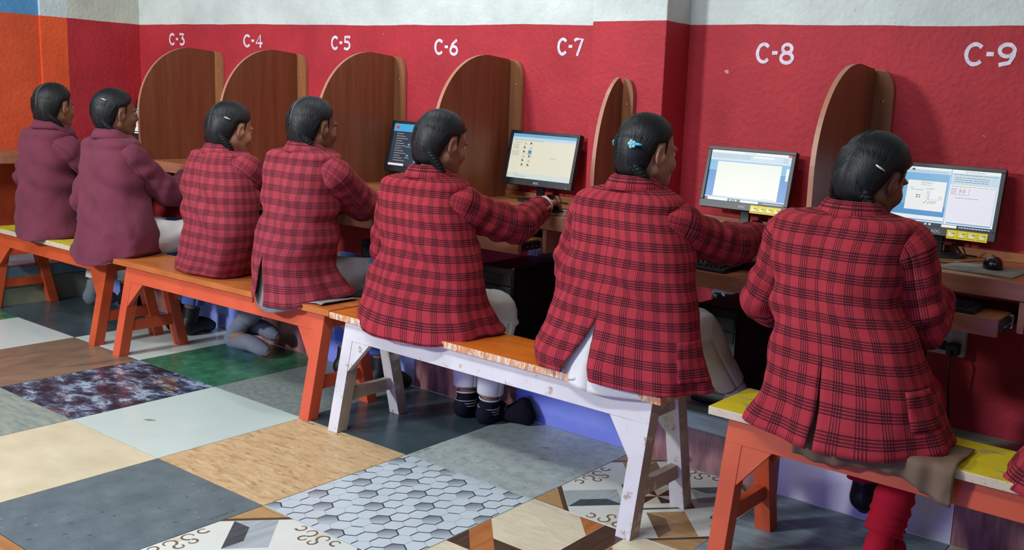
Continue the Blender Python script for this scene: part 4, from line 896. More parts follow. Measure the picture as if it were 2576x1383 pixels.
def person(cfg):
    rings = [list(r) for r in cfg['rings']]; psi = cfg.get('psi', 0.0); zs = rings[-1][0]; cxs, cys, as_, bs_ = rings[-1][1:]
    org = np.array([rings[0][1], rings[0][2], 0.452]); nk = np.array(cfg['neck'], float)
    f2 = lambda v: tuple(np.array(v, float)-org)
    ux = np.array([math.cos(psi), -math.sin(psi), 0]); uy = np.array([math.sin(psi), math.cos(psi), 0])
    hc = np.array(cfg['head'], float); RH = Rz(-cfg['hyaw']) @ Ry(cfg.get('hroll', 0.0)) @ Rx(-cfg.get('hpitch', 0.2)); hs = cfg.get('hscale', 1.0)
    HP = lambda p: hc+RH@(np.array(p, float)*hs)
    shR, elR, wrR = [np.array(q, float) for q in cfg['armR']]; shL, elL, wrL = [np.array(q, float) for q in cfg['armL']]
    hN = nk[2]-zs; cs_ = np.array([cxs, cys+0.008, zs])
    shR, shL = [cs_+ux*q*as_*0.88+uy*0.014+np.array([0, 0, 0.26*hN-0.054]) for q in (1, -1)]
    # ---------------- body, one continuous surface
    s = SDF(); mid = lambda i: np.array([rings[i][1], rings[i][2], rings[i][0]])
    pel = np.array([rings[0][1], rings[0][2]+0.03, 0.545]); ch = np.array([rings[-2][1], rings[-2][2]+0.005, rings[-2][0]-0.06])
    aw = min(r_[3] for r_ in rings[1:6]); s.ell(pel, (min(0.15, rings[1][3]*0.68), 0.085, 0.080), Rz(-psi)); s.ell((pel+ch)/2, (min(0.115, aw*0.62), 0.068, 0.16), Rz(-psi), k=0.04); s.ell(ch, (min(0.13, aw*0.68), 0.070, 0.12), Rz(-psi), k=0.04)
    s.cone(shR*0.9+shL*0.1, shL*0.9+shR*0.1, 0.034, 0.034, k=0.03)
    s.cone(nk-np.array([0, 0, 0.05]), HP((0, -0.022, -0.055)), 0.050, 0.046, k=0.03)
    for a, bb, c in ((shR, elR, wrR), (shL, elL, wrL)): s.cone(a, bb, 0.036, 0.032, k=0.03); s.cone(bb, c, 0.034, 0.024, k=0.02)
    for side, (a, c, q) in enumerate(((elR, wrR, 1), (elL, wrL, -1))):
        hd = cfg.get('handR' if q > 0 else 'handL'); d = np.array(hd['dir']) if hd else np.array([c[0]-a[0], c[1]-a[1], (c[2]-a[2])*0.3])
        hand(s, c, d, hd.get('dn', (0, 0, -1)) if hd else (0, 0, -1), ux*(-q), hd.get('curl', 0.6) if hd else 0.6)
    for (hip, kn, an, toe) in cfg['legs']:
        hip, kn, an, toe = [np.array(v, float) for v in (hip, kn, an, toe)]
        s.cone(hip, kn, 0.055, 0.050, k=0.02); s.cone(kn, an, 0.050, 0.033, k=0.02); s.cone(an-np.array([0, 0, 0.012]), toe, 0.034, 0.022, k=0.02); hl = an+(an-toe)*np.array([1, 1, 0])*0.16-np.array([0, 0, 0.03]); s.cone(an, hl, 0.032, 0.026, k=0.015)
    e = lambda c, r, **kw: s.ell(HP(c), np.array(r)*hs, RH, **kw)
    e((0, -0.014, 0.024), (0.070, 0.089, 0.082), k=0.02); e((0, 0.032, -0.042), (0.057, 0.057, 0.068), k=0.03); s.cone(HP((-0.014, 0.056, -0.092)), HP((0.014, 0.056, -0.092)), 0.019, 0.019, k=0.03); s.cone(HP((-0.050, 0.002, -0.062)), HP((-0.018, 0.050, -0.090)), 0.016, 0.017, k=0.03); s.cone(HP((0.050, 0.002, -0.062)), HP((0.018, 0.050, -0.090)), 0.016, 0.017, k=0.03)
    for q in (-1, 1):
        e((0.034*q, 0.058, -0.034), (0.026, 0.024, 0.026), k=0.015); e((0.028*q, 0.074, 0.016), (0.020, 0.008, 0.007), k=0.014)
        s.ell(HP((0.029*q, 0.096, -0.001)), np.array((0.014, 0.010, 0.010))*hs, RH, k=0.004, sub=True)
        RE = RH@Rz(0.42*q)@Rx(-0.18)
        s.ell(HP((0.074*q, -0.004, -0.014)), np.array((0.0085, 0.021, 0.033))*hs, RE, k=0.006); s.ell(HP((0.0815*q, -0.001, -0.012)), np.array((0.0062, 0.0125, 0.020))*hs, RE, k=0.003, sub=True); s.ell(HP((0.073*q, 0.008, -0.022)), np.array((0.010, 0.010, 0.016))*hs, RE, k=0.004); s.ell(HP((0.071*q, 0.002, -0.042)), np.array((0.007, 0.009, 0.010))*hs, RE, k=0.006)
    s.cone(HP((0, 0.086, 0.006)), HP((0, 0.098, -0.026)), 0.0070, 0.0095, k=0.012); e((0, 0.090, -0.030), (0.017, 0.012, 0.009), k=0.01); e((0, 0.086, -0.058), (0.022, 0.009, 0.006), k=0.006); e((0, 0.084, -0.069), (0.019, 0.009, 0.007), k=0.006)
    V, Q = s.mesh(cfg.get('cell', 0.0065)); body = pyd('person', V-org, Q, cfg['skin'], None, tuple(org), smooth=True)
    md = body.modifiers.new('soften', 'SMOOTH'); md.factor = 0.5; md.iterations = 2
    tag(body, cfg['label'], 'person', 'students on the benches')
    for q in (-1, 1):
        ey = MB().sphere(f2(HP((0.029*q, 0.0680, -0.001))), 0.0110*hs, 12).build('eye', EYEW, body); MB().sphere(f2(HP((0.029*q, 0.0745, -0.001))), 0.0062*hs, 10).build('iris', EYEB, ey)
        MB().tube([f2(HP((x*q, y, z))) for x, y, z in ((0.014, 0.0865, 0.015), (0.028, 0.0835, 0.020), (0.042, 0.0715, 0.017))], [0.0022, 0.0026, 0.0014], 6).build('eyebrow', HAIR, body)
    # ---------------- hair
    nth, nph = 72, 40; th = np.linspace(0, 2*np.pi, nth+1); ph = np.linspace(0.001, np.pi-0.001, nph); TH, PH = np.meshgrid(th, ph)
    d = np.stack([np.sin(PH)*np.sin(TH), -np.sin(PH)*np.cos(TH), np.cos(PH)], -1); c0 = np.array([0, -0.014, 0.022]); low = cfg.get('hair_low', 0.134); wd_ = cfg.get('hair_w', 0.079)
    rz = np.where(d[..., 2] < 0, low, 0.091); rb = np.where(d[..., 1] < 0, cfg.get('hair_b', 0.101), 0.097)
    pw = np.where(d[..., 2] < 0, 2.6, 2.0)
    r = (np.abs(d[..., 0]/wd_)**pw+np.abs(d[..., 1]/rb)**pw+np.abs(d[..., 2]/rz)**pw)**(-1/pw)
    p0 = c0+d*r[..., None]; yh = np.interp(p0[..., 2], [-0.14, -0.05, -0.035, 0.018, 0.03, 0.05, 0.08, 0.12], [-0.020, -0.024, -0.026, -0.014, 0.026, 0.054, 0.078, 0.10])
    mk = np.clip((yh+0.006-p0[..., 1])/0.046, 0, 1); mk = 1-(1-mk)**2; rk = (np.abs(d[..., 0]/0.0672)**2+np.abs(d[..., 1]/0.0858)**2+np.abs((d[..., 2])/0.079)**2)**-0.5
    c_ = lambda v: np.clip(v, 0, 1)
    sb = 0.55*c_((0.042-p0[..., 1])/0.014)*c_((p0[..., 1]-0.012)/0.006)*c_((p0[..., 2]+0.034)/0.022)*c_((0.060-p0[..., 2])/0.01); mk = np.maximum(mk, sb)
    fc = np.clip((p0[..., 1]-yh-0.002)/0.006, 0, 1)*(1-sb); rk = rk*(1-0.12*fc)
    r = rk+(r-rk)*mk
    part = np.exp(-((TH-np.pi*2*(TH > np.pi))/0.05)**2)*np.clip(np.sin(PH), 0, 1)        # groove of the centre parting
    r = r-0.0030*part+0.0012*vnoise(np.stack([TH*9, PH*1.4, TH*0+cfg['seed']], -1), 1.6)*np.sin(PH)
    r[:, -1] = r[:, 0]
    G = np.array([hc+RH@(q*hs) for q in (c0+d*r[..., None]).reshape(-1, 3)]).reshape(nph, nth+1, 3)
    hair = grid_obj('hair', G[:, ::-1], np.stack([TH/(2*np.pi), PH/np.pi], -1)[:, ::-1], HAIR, body, org=org)
    def rfun(dd):
        dd = np.asarray(dd, float); pz = np.where(dd[:, 2] < 0, low, 0.091); pb = np.where(dd[:, 1] < 0, cfg.get('hair_b', 0.101), 0.097); pe = np.where(dd[:, 2] < 0, 2.6, 2.0)
        return (np.abs(dd[:, 0]/wd_)**pe+np.abs(dd[:, 1]/pb)**pe+np.abs(dd[:, 2]/pz)**pe)**(-1/pe)
    rs = np.random.RandomState(int(cfg['seed']*10)); SV, SF = [], []
    for k in range(420):
        sg = 1 if k % 2 else -1; fr = rs.rand(); al = -1.05+fr*3.15          # angle along the parting, front to nape
        st_ = np.array([0.05*sg+rs.randn()*0.02, -math.sin(al), math.cos(al)]); st_ /= np.linalg.norm(st_)
        en = np.array([0.46*sg+rs.randn()*0.06, -0.58+rs.randn()*0.07, -0.68+rs.randn()*0.08]); en /= np.linalg.norm(en)
        md_ = st_+en; md_ /= np.linalg.norm(md_)+1e-6; wf = np.clip(st_[1]+0.35, 0, 1); md_ = md_*(1-wf)+np.array([0.92*sg, -0.22, 0.32+0.3*rs.rand()])*wf; md_ += np.array([0.25*sg, 0, 0.1])
        md_ /= np.linalg.norm(md_); tt_ = np.linspace(0.02, 0.98, 13)[:, None]; D_ = (1-tt_)**2*st_+2*tt_*(1-tt_)*md_+tt_**2*en; D_ /= np.linalg.norm(D_, axis=1, keepdims=True)
        PL_ = c0+D_*(rfun(D_)+0.0004+0.0012*np.sin(tt_[:, 0]*3.14)*rs.rand())[:, None]; yy = np.interp(PL_[:, 2], [-0.14, -0.05, -0.035, 0.018, 0.03, 0.05, 0.08, 0.12], [-0.020, -0.024, -0.026, -0.014, 0.026, 0.054, 0.078, 0.10])
        if (PL_[:, 1] > yy-0.020).any(): continue
        W_ = np.array([hc+RH@(q*hs) for q in PL_])-org; Tn = np.gradient(W_, axis=0); nn = np.array([RH@q for q in D_]); sd_ = np.cross(Tn, nn); sd_ /= np.linalg.norm(sd_, axis=1, keepdims=True)+1e-9; ww_ = (0.0011+0.0012*rs.rand())*np.sin(np.linspace(0.25, 2.9, 13))[:, None]
        b0 = len(SV)
        for q in range(13): SV += [tuple(W_[q]-sd_[q]*ww_[q]-nn[q]*0.0012), tuple(W_[q]+nn[q]*0.0007), tuple(W_[q]+sd_[q]*ww_[q]-nn[q]*0.0012)]
        for q in range(12):
            for e_ in (0, 1): SF.append((b0+3*q+e_, b0+3*q+e_+1, b0+3*q+4+e_, b0+3*q+3+e_))
    so_ = pyd('hair_strands', SV, SF, HAIR2, hair, smooth=True); so_['kind'] = 'stuff'
    if cfg.get('parting'):
        MB().tube([f2(HP(c0+np.array([0.0, -math.sin(a)*0.0985, math.cos(a)*(0.0905 if a < 1.57 else low*0.90)]))) for a in np.linspace(0.25, 2.25, 22)], [0.0008+0.0016*math.sin(math.pi*k/21) for k in range(22)], 6).build('parting', SCALP, hair)
    for q in cfg.get('braids', (1, -1)):
        P = cfg.get('braid_path', [(0.040, -0.076, -0.056), (0.058, -0.058, -0.078), (0.068, -0.032, -0.100), (0.068, -0.004, -0.126), (0.060, 0.022, -0.156)])
        braid([HP((x*q, y, z))-org for x, y, z in P], cfg.get('braid_r', 0.0170)*hs, 4.0).build('braid', HAIR3, body)
    if cfg.get('forelock'):
        braid([HP(p)-org for p in [(0.050, 0.044, 0.062), (0.062, 0.028, 0.050), (0.070, 0.010, 0.040), (0.075, -0.010, 0.030), (0.077, -0.032, 0.020)]], 0.0075*hs, 4.5).build('twisted_forelock', HAIR, body)
    for kind, pos in cfg.get('clips', []):
        nrm = np.array(pos, float)-c0; nrm /= np.linalg.norm(nrm); P = c0+nrm*(rfun(nrm[None])[0]+0.0015)
        if kind == 'flower':
            t1 = np.cross(nrm, [0, 0, 1.0]); t1 /= np.linalg.norm(t1); t2 = np.cross(nrm, t1); mb = MB()
            for k in range(5): mb.sphere(f2(HP(P+nrm*0.004+t1*0.0085*math.cos(k*1.257)+t2*0.0085*math.sin(k*1.257))), 0.0062, 9)
            mb.sphere(f2(HP(P+nrm*0.008)), 0.004, 8); mb.tube([f2(HP(P+nrm*0.004+t1*sg*0.010-t2*0.002)) for sg in (-0.8, -2.2, -3.4)], [0.0048, 0.0044, 0.0030], 8, mi=1)
            mb.build('flower_clip', [CLIPB, CLIPB2], hair)
        else:
            t1 = np.cross(nrm, [0.3, 0, 1.0]); t1 /= np.linalg.norm(t1); MB().tube([f2(HP(P+nrm*0.003-t1*0.014)), f2(HP(P+nrm*0.005)), f2(HP(P+nrm*0.003+t1*0.014))], [0.0026, 0.0032, 0.0024], 8).build('hair_clip', CLIPS, hair)
    # ---------------- blazer
    wool = cfg['wool']; h = nk[2]-zs; rows = rings+[[zs+0.38*h, cxs+(nk[0]-cxs)*0.15, cys+(nk[1]-cys)*0.2, as_*0.98, bs_*1.00], [zs+0.62*h, cxs+(nk[0]-cxs)*0.4, cys+(nk[1]-cys)*0.5, as_*0.86, bs_*0.94], [zs+0.82*h, cxs+(nk[0]-cxs)*0.75, cys+(nk[1]-cys)*0.8, as_*0.58, bs_*0.84], [zs+h, nk[0], nk[1], 0.070, 0.068]]
    C = spline(np.array(rows), 74); nv, nu = len(C), 96; G = np.zeros((nv, nu+1, 3)); UV = np.zeros((nv, nu+1, 2)); sarc = np.concatenate([[0], np.cumsum(np.linalg.norm(np.diff(C[:, :3][:, [1, 2, 0]], axis=0), axis=1))])
    vt = cfg.get('vent'); am = np.mean([q[3] for q in rings]); drop = cfg.get('hem_drop', 0.03); z0 = rings[0][0]
    for j in range(nv):
        z, cx, cy, a, b_ = C[j]; gl = gr = 0.0
        if vt and z < vt[0]: f = ((vt[0]-z)/(vt[0]-z0))**1.15; gl, gr = vt[1]*f, vt[2]*f
        t = -math.pi/2+gr+np.linspace(0, 1, nu+1)*(2*math.pi-gl-gr)
        n_ = 2.45; ct, st = np.cos(t), np.sin(t); rr_ = (np.abs(ct)**n_+np.abs(st)**n_)**(-1/n_)
        lowf = np.clip((0.60-z)/0.16, 0, 1); wv = 1+0.035*lowf*np.sin(5*t+cfg['seed'])+0.022*lowf*np.sin(9*t+2.1*cfg['seed'])
        X = a*ct*rr_*wv; Yv = b_*st*rr_*wv
        zz = np.full(nu+1, z); back = np.clip(-st, 0, 1)**1.5
        zz = zz-drop*back*np.clip((0.56-z)/0.11, 0, 1)
        # hollow between the shoulder blades and lean of the upper back
        up_ = np.clip((z-0.70)/0.20, 0, 1); Yv = Yv+0.010*up_*np.exp(-(ct/0.22)**2)*(st < 0)
        G[j] = np.stack([cx+X*ux[0]+Yv*uy[0], cy+X*ux[1]+Yv*uy[1], zz], 1); UV[j, :, 0] = (t+math.pi/2)*am*0.86+cfg['seed']*0.13; UV[j, :, 1] = sarc[j]+cfg['seed']*0.07
    Nn = normals_grid(G); out = np.sign(((G-C[:, None, [1, 2, 0]])*Nn).sum(-1).mean()); Nn *= out
    # cloth folds: broad drag lines from the right armpit plus small crumple
    Lc = G-np.array([cxs, cys, 0]); lx = Lc@ux; lz = G[..., 2]; low = np.clip((zs-lz)/0.45, 0, 1)
    drag = np.sin((lx*0.9+(lz-zs)*1.5)*33+cfg['seed'])*np.exp(-((lx-as_*0.75)/0.11)**2-((lz-(zs-0.20))/0.12)**2)+0.8*np.sin((lx*-0.9+(lz-zs)*1.5)*31+cfg['seed'])*np.exp(-((lx+as_*0.8)/0.10)**2-((lz-(zs-0.22))/0.12)**2)
    dsp = 0.0130*drag+0.0150*vnoise(G*[1, 1, 0.5]+cfg['seed'], 8)*low+0.0055*vnoise(G*[1, 1, 0.7]+3+cfg['seed'], 22)*low+0.0025*vnoise(G+9+cfg['seed'], 48)*low
    dsp *= np.clip((nk[2]-0.02-lz)/0.06, 0, 1); dsp[:, -1] = dsp[:, 0] = (dsp[:, 0]+dsp[:, -1])/2
    G = G+Nn*dsp[..., None]
    bl = grid_obj('blazer', G, UV, wool, body, solid=0.004, org=org, weld=True); bl['label'] = cfg['blazer']
    # collar
    tt = np.linspace(-math.pi/2-2.35, -math.pi/2+2.35, 49); prof = [(-0.002, -0.012), (-0.006, 0.012), (-0.004, 0.026), (0.004, 0.030), (0.013, 0.022), (0.022, 0.004), (0.029, -0.014)]
    CG = np.zeros((len(prof), len(tt), 3)); CU = np.zeros((len(prof), len(tt), 2)); fr_ = np.clip((np.abs(tt+math.pi/2)-1.2)/1.15, 0, 1)
    for i, (dr, dz) in enumerate(prof):
        rad = 0.070+dr*1.05+0.012*fr_; zz = nk[2]+dz-fr_*0.055-0.004
        CG[i] = np.stack([nk[0]+rad*(np.cos(tt)*ux[0]*1.08+np.sin(tt)*uy[0]), nk[1]+rad*(np.cos(tt)*ux[1]*1.08+np.sin(tt)*uy[1]), zz], 1); CU[i, :, 0] = tt*0.075; CU[i, :, 1] = -i*0.012
    co = grid_obj('collar', CG, CU, wool, bl, solid=0.004, org=org)
    # sleeves
    for q, (sh, el, wr) in ((1, (shR, elR, wrR)), (-1, (shL, elL, wrL))):
        inn = sh+(nk-sh)*np.array([0.28, 0.28, 0.0])+np.array([0, 0.0, 0.002]); sr = cfg.get('sleeve_r', 1.07)
        up1 = sh+(el-sh)*0.45+np.array([0, 0, -0.008]); fo = el+(wr-el)*0.5
        sh2 = sh+np.array([0, 0.0, -0.030])
        p0_ = cs_+ux*q*as_*0.66+uy*0.018+np.array([0, 0, 0.30*h-0.062])
        ctrl = [[*p0_, 0.058*sr], [*sh, 0.065*sr], [*up1, 0.066*sr], [*el, 0.063*sr], [*fo, 0.054*sr], [*(wr-(wr-el)*0.06), 0.043*sr]]
        sd_ = cfg['seed']+q
        def fold(v, ang, sd_=sd_):
            w = math.exp(-((v-0.56)/0.13)**2); w2 = math.exp(-((v-0.86)/0.10)**2); w3 = math.exp(-((v-0.30)/0.10)**2)
            return 0.0055*w*np.sin(v*62+2.6*np.sin(ang+sd_))+0.0030*w2*np.sin(v*80+2.4*np.sin(ang*1+sd_))+0.0035*w3*np.sin(v*46+3.0*np.sin(ang+2*sd_))
        SG, SU = loft_tube(ctrl, 72, 40, fold, 0.0075, cfg['seed']*3.1+q); SU[..., 0] *= 1.0
        sl = grid_obj('sleeve', SG, SU, wool, bl, caps=(True, False), solid=0.0035, org=org)
        dirw = (wr-el)/np.linalg.norm(wr-el); CGc, CUc = loft_tube([[*(wr-dirw*0.05), 0.036*sr], [*(wr-dirw*0.015), 0.036*sr], [*(wr+dirw*0.010), 0.034*sr]], 8, 20, None, 0.0)
        grid_obj('shirt_cuff', CGc, CUc, K_white, sl, org=org)
        if cfg.get('buttons') == q:
            side_ = np.cross(dirw, [0, 0, 1.0]); side_ /= np.linalg.norm(side_); upv = np.cross(side_, dirw)
            for k in range(2):
                pb = wr-dirw*(0.030+0.020*k)+side_*0.043*sr+upv*0.008; mbb = MB(); mbb.sphere(f2(pb), 0.0075, 10, sc=(1, 1, 1)); mbb.build('button', BTN, sl)
    for pk_ in cfg.get('pockets', []):
        # patch pocket: follows the blazer surface, a few mm proud
        z1, z2, u1, u2 = pk_; t_ = (UV[0, :, 0]-UV[0, 0, 0])/(am*0.86)
        js = [j for j in range(nv) if z1 <= C[j, 0] <= z2]; is_ = [i for i in range(nu+1) if u1 <= (i/nu) <= u2]
        if len(js) > 2 and len(is_) > 2:
            PG = G[np.ix_(js, is_)]+Nn[np.ix_(js, is_)]*0.003; pu = UV[np.ix_(js, is_)]+[0.013, 0.02]; grid_obj('pocket', PG, pu, wool, bl, solid=0.004, org=org)
    # ---------------- kurta under the blazer, over the lap
    km = cfg['kurta']; kr = [[rings[0][0]-0.006, rings[0][1], rings[0][2], rings[0][3]*0.88, rings[0][4]*0.90]]+[[r_[0], r_[1], r_[2], r_[3]*0.88, r_[4]*0.86] for r_ in rings[1:5]]
    KC = spline(np.array(kr), 22); KG = np.zeros((22, 49, 3)); KU = np.zeros((22, 49, 2)); t = np.linspace(-math.pi/2, 1.5*math.pi, 49)
    for j in range(22):
        z, cx, cy, a, b_ = KC[j]; back = np.clip(-np.sin(t), 0, 1)**1.5; w = 1+0.03*np.sin(7*t+cfg['seed'])*(1-j/21)
        KG[j] = np.stack([cx+a*np.cos(t)*w*ux[0]+b_*np.sin(t)*w*uy[0], cy+a*np.cos(t)*w*ux[1]+b_*np.sin(t)*w*uy[1], z-(drop*0.9+cfg.get('kurta_drop', 0.0))*back*(1-j/21)**2], 1)
    ku = grid_obj('kurta', KG, KU, km, body, solid=0.003, org=org)
    for (hip, kn, an, toe) in cfg['legs']:
        hip, kn = np.array(hip, float), np.array(kn, float); LG, LU = loft_tube([[*(hip-(kn-hip)*0.18), 0.080], [*(hip+(kn-hip)*0.3), 0.086], [*(hip+(kn-hip)*0.6), 0.080], [*(kn+np.array([0, -0.02, 0.0])), 0.071], [*(kn+np.array([0, 0.040, -0.055])), 0.056]], 34, 34, lambda v, ang: 0.006*np.sin(6*ang+v*11)*v, 0.005, cfg['seed'])
        grid_obj('kurta_lap', LG, LU, km, ku, caps=(True, True), org=org)
    for i, (hip, kn, an, toe) in enumerate(cfg['legs']):
        hip, kn, an, toe = [np.array(v, float) for v in (hip, kn, an, toe)]; tm = cfg.get('trouser', K_white); cut = cfg.get('cut', 0.80)
        pt = lambda f: kn+(an-kn)*f
        TG, TU = loft_tube([[*(hip+(kn-hip)*0.55), 0.074], [*kn, 0.067], [*pt(0.35), 0.062], [*pt(cut*0.8), 0.056], [*pt(cut), 0.053]], 34, 26, cfg.get('leg_fold'), cfg.get('leg_amp', 0.004), cfg['seed']+i)
        grid_obj('trouser_leg', TG, TU, tm, body, caps=(True, False), solid=0.003, org=org)
        kind = cfg.get('foot', ['black', 'black'])[i]
        fm = {'black': SOCKB, 'shoe': SHOE, 'grey': SOCKG, 'white': SOCKW, 'crimson': K_red}[kind]; fd = (toe-an)*np.array([1, 1, 0]); fl_ = np.linalg.norm(fd); fd = fd/max(fl_, 1e-6); heel = an-fd*0.030-np.array([0, 0, an[2]*0.55])
        topz = an+(kn-an)*cfg.get('sock_top', 0.16)
        FG, FU = loft_tube([[*topz, 0.040], [*(an+np.array([0, 0, 0.01])), 0.040], [*(an-np.array([0, 0, 0.030])-fd*0.012), 0.043], [*(an+(toe-an)*0.45+np.array([0, 0, -0.004])), 0.040], [*(an+(toe-an)*0.85), 0.035], [*(toe+fd*0.012), 0.020]], 34, 22, None, 0.002, cfg['seed'])
        FG[..., 2] = np.maximum(FG[..., 2], cfg.get('ground', 0.0)+0.0015 if not cfg.get('lift', [0, 0])[i] else -9)
        so = grid_obj('sock' if kind != 'shoe' else 'shoe', FG, FU, fm, body, caps=(False, True), org=org)
        if cfg.get('stripes'):
            for k, (f, w, rr_) in enumerate(((0.10, 0.0035, 0.0415), (0.016, 0.0014, 0.0448), (-0.010, 0.0014, 0.0458), (-0.036, 0.0014, 0.0470))):
                c = an+(kn-an)*f; n0 = (kn-an)/np.linalg.norm(kn-an); u_ = np.cross(n0, [1, 0, 0.1]); u_ /= np.linalg.norm(u_); v_ = np.cross(n0, u_)
                MB().tube([f2(c+(u_*math.cos(g)+v_*math.sin(g))*(rr_-0.001)) for g in np.linspace(0, 2*math.pi, 25)], w, 6, cap=False).build('stripe', SOCKW, so)
    return body, org
def drape(name, x0, x1, yf, yr, z, hang, mat, parent, org, seed=0.0, nx=60, square=True, droopx=0.0):
    """cloth lying on the bench and falling over its rear edge"""
    ny = 26; G = np.zeros((ny, nx, 3)); UV = np.zeros((ny, nx, 2))
    for i in range(nx):
        u = i/(nx-1); x = x0+(x1-x0)*u; hg = hang(u); L0 = yf-yr; tot = L0+hg
        for j in range(ny):
            v = j/(ny-1)*tot
            if v < L0: P = [x, yf-v, z]
            else:
                w = v-L0; rr = 0.010; an = min(w/rr, math.pi/2); P = [x, yr-rr*math.sin(an), z-rr*(1-math.cos(an))-max(0, w-rr*math.pi/2)]
            G[j, i] = P; UV[j, i] = (x, v)
    ff = np.linspace(0, 1, nx)[None, :]; fall = np.clip((yr+0.004-G[..., 1])/0.01, 0, 1); n1 = vnoise(G*[1, .6, .6]+seed, 22)
    G[..., 1] -= fall*(0.007+0.010*np.abs(n1)+0.006*np.sin(ff*(G[0, -1, 0]-G[0, 0, 0])*90+seed)); G[..., 2] += (1-fall)*(0.004+0.012*np.clip(vnoise(G*[1, .5, 1]+seed+5, 17), 0, 1))
    o = grid_obj(name, G, UV, mat, parent, solid=0.002, org=org); return o

# ------------------------------------------------------------------ people: the students
RG = {
 'P7': [(0.457, 3.983, 0.165, 0.289, 0.2), (0.536, 3.988, 0.155, 0.25, 0.175), (0.632, 3.977, 0.15, 0.227, 0.15), (0.717, 3.96, 0.15, 0.207, 0.13), (0.802, 3.931, 0.17, 0.19, 0.13), (0.881, 3.915, 0.19, 0.191, 0.13), (0.958, 3.91, 0.205, 0.201, 0.12), (1.003, 3.915, 0.21, 0.205, 0.105)],
 'P6': [(0.457, 3.223, 0.15, 0.328, 0.17), (0.499, 3.213, 0.15, 0.33, 0.16), (0.569, 3.215, 0.155, 0.303, 0.145), (0.63, 3.214, 0.16, 0.285, 0.13), (0.713, 3.214, 0.165, 0.266, 0.125), (0.784, 3.22, 0.17, 0.241, 0.125), (0.884, 3.214, 0.185, 0.217, 0.12), (0.97, 3.187, 0.195, 0.205, 0.1)],
 'P5': [(0.457, 2.322, 0.18, 0.307, 0.205), (0.487, 2.309, 0.17, 0.308, 0.18), (0.557, 2.31, 0.16, 0.274, 0.15), (0.627, 2.323, 0.15, 0.261, 0.13), (0.703, 2.336, 0.155, 0.229, 0.125), (0.789, 2.322, 0.17, 0.211, 0.125), (0.889, 2.292, 0.18, 0.2, 0.12), (0.947, 2.274, 0.185, 0.203, 0.1)],
 'P4': [(0.458, 1.59, 0.165, 0.2, 0.2), (0.512, 1.57, 0.155, 0.195, 0.17), (0.589, 1.549, 0.15, 0.183, 0.145), (0.682, 1.567, 0.15, 0.196, 0.13), (0.749, 1.578, 0.155, 0.178, 0.125), (0.831, 1.576, 0.165, 0.183, 0.12), (0.945, 1.567, 0.18, 0.197, 0.115), (1.002, 1.565, 0.185, 0.196, 0.1)],
 'P3': [(0.46, 0.921, 0.19, 0.214, 0.14), (0.533, 0.972, 0.18, 0.214, 0.135), (0.609, 0.997, 0.175, 0.221, 0.13), (0.684, 1.013, 0.17, 0.219, 0.125), (0.772, 0.988, 0.18, 0.225, 0.125), (0.866, 0.967, 0.19, 0.223, 0.115), (0.943, 0.957, 0.2, 0.19, 0.105), (0.975, 0.957, 0.205, 0.176, 0.095)],
 'P2': [(0.457, 0.209, 0.12, 0.213, 0.175), (0.47700000000000004, 0.205, 0.12, 0.237, 0.165), (0.539, 0.232, 0.12, 0.219, 0.15), (0.617, 0.228, 0.115, 0.202, 0.135), (0.709, 0.175, 0.13, 0.175, 0.13), (0.804, 0.153, 0.14, 0.179, 0.12), (0.9, 0.138, 0.15, 0.182, 0.11), (0.947, 0.116, 0.155, 0.178, 0.1)],
 'P1': [(0.457, -0.455, 0.14, 0.15, 0.165), (0.47700000000000004, -0.462, 0.135, 0.16, 0.155), (0.522, -0.478, 0.13, 0.165, 0.14), (0.658, -0.495, 0.135, 0.155, 0.13), (0.751, -0.496, 0.14, 0.142, 0.125), (0.85, -0.509, 0.15, 0.155, 0.12), (0.923, -0.526, 0.155, 0.161, 0.11), (0.95, -0.528, 0.155, 0.168, 0.1)],
}
def leg(hx, hy, kx, ky, kz, ax, ay, az, tx, ty, tz=0.028): return ((hx, hy, 0.535), (kx, ky, kz), (ax, ay, az), (tx, ty, tz))
P1, o1 = person(dict(rings=RG['P1'], psi=-0.05, seed=1.3, neck=(-0.470, 0.165, 1.035), head=(-0.456, 0.175, 1.138), hyaw=-0.25, hpitch=0.10, skin=SK['a'], wool=MAROON, blazer='plain plum maroon wool blazer', kurta=K_blue, trouser=K_white,
  label='person in a plain maroon blazer at the far left, dark braid over the shoulder', hem_drop=0.02, parting=True, cell=0.0075,
  armR=((-0.345, 0.17, 0.930), (-0.36, 0.37, 0.765), (-0.45, 0.58, 0.785)), armL=((-0.700, 0.17, 0.925), (-0.845, 0.20, 0.705), (-0.80, 0.42, 0.765)),
  legs=[leg(-0.40, 0.18, -0.38, 0.50, 0.50, -0.36, 0.47, 0.10, -0.36, 0.56), leg(-0.52, 0.18, -0.58, 0.48, 0.49, -0.60, 0.40, 0.085, -0.60, 0.52)], foot=['black', 'grey'], braid_r=0.016))
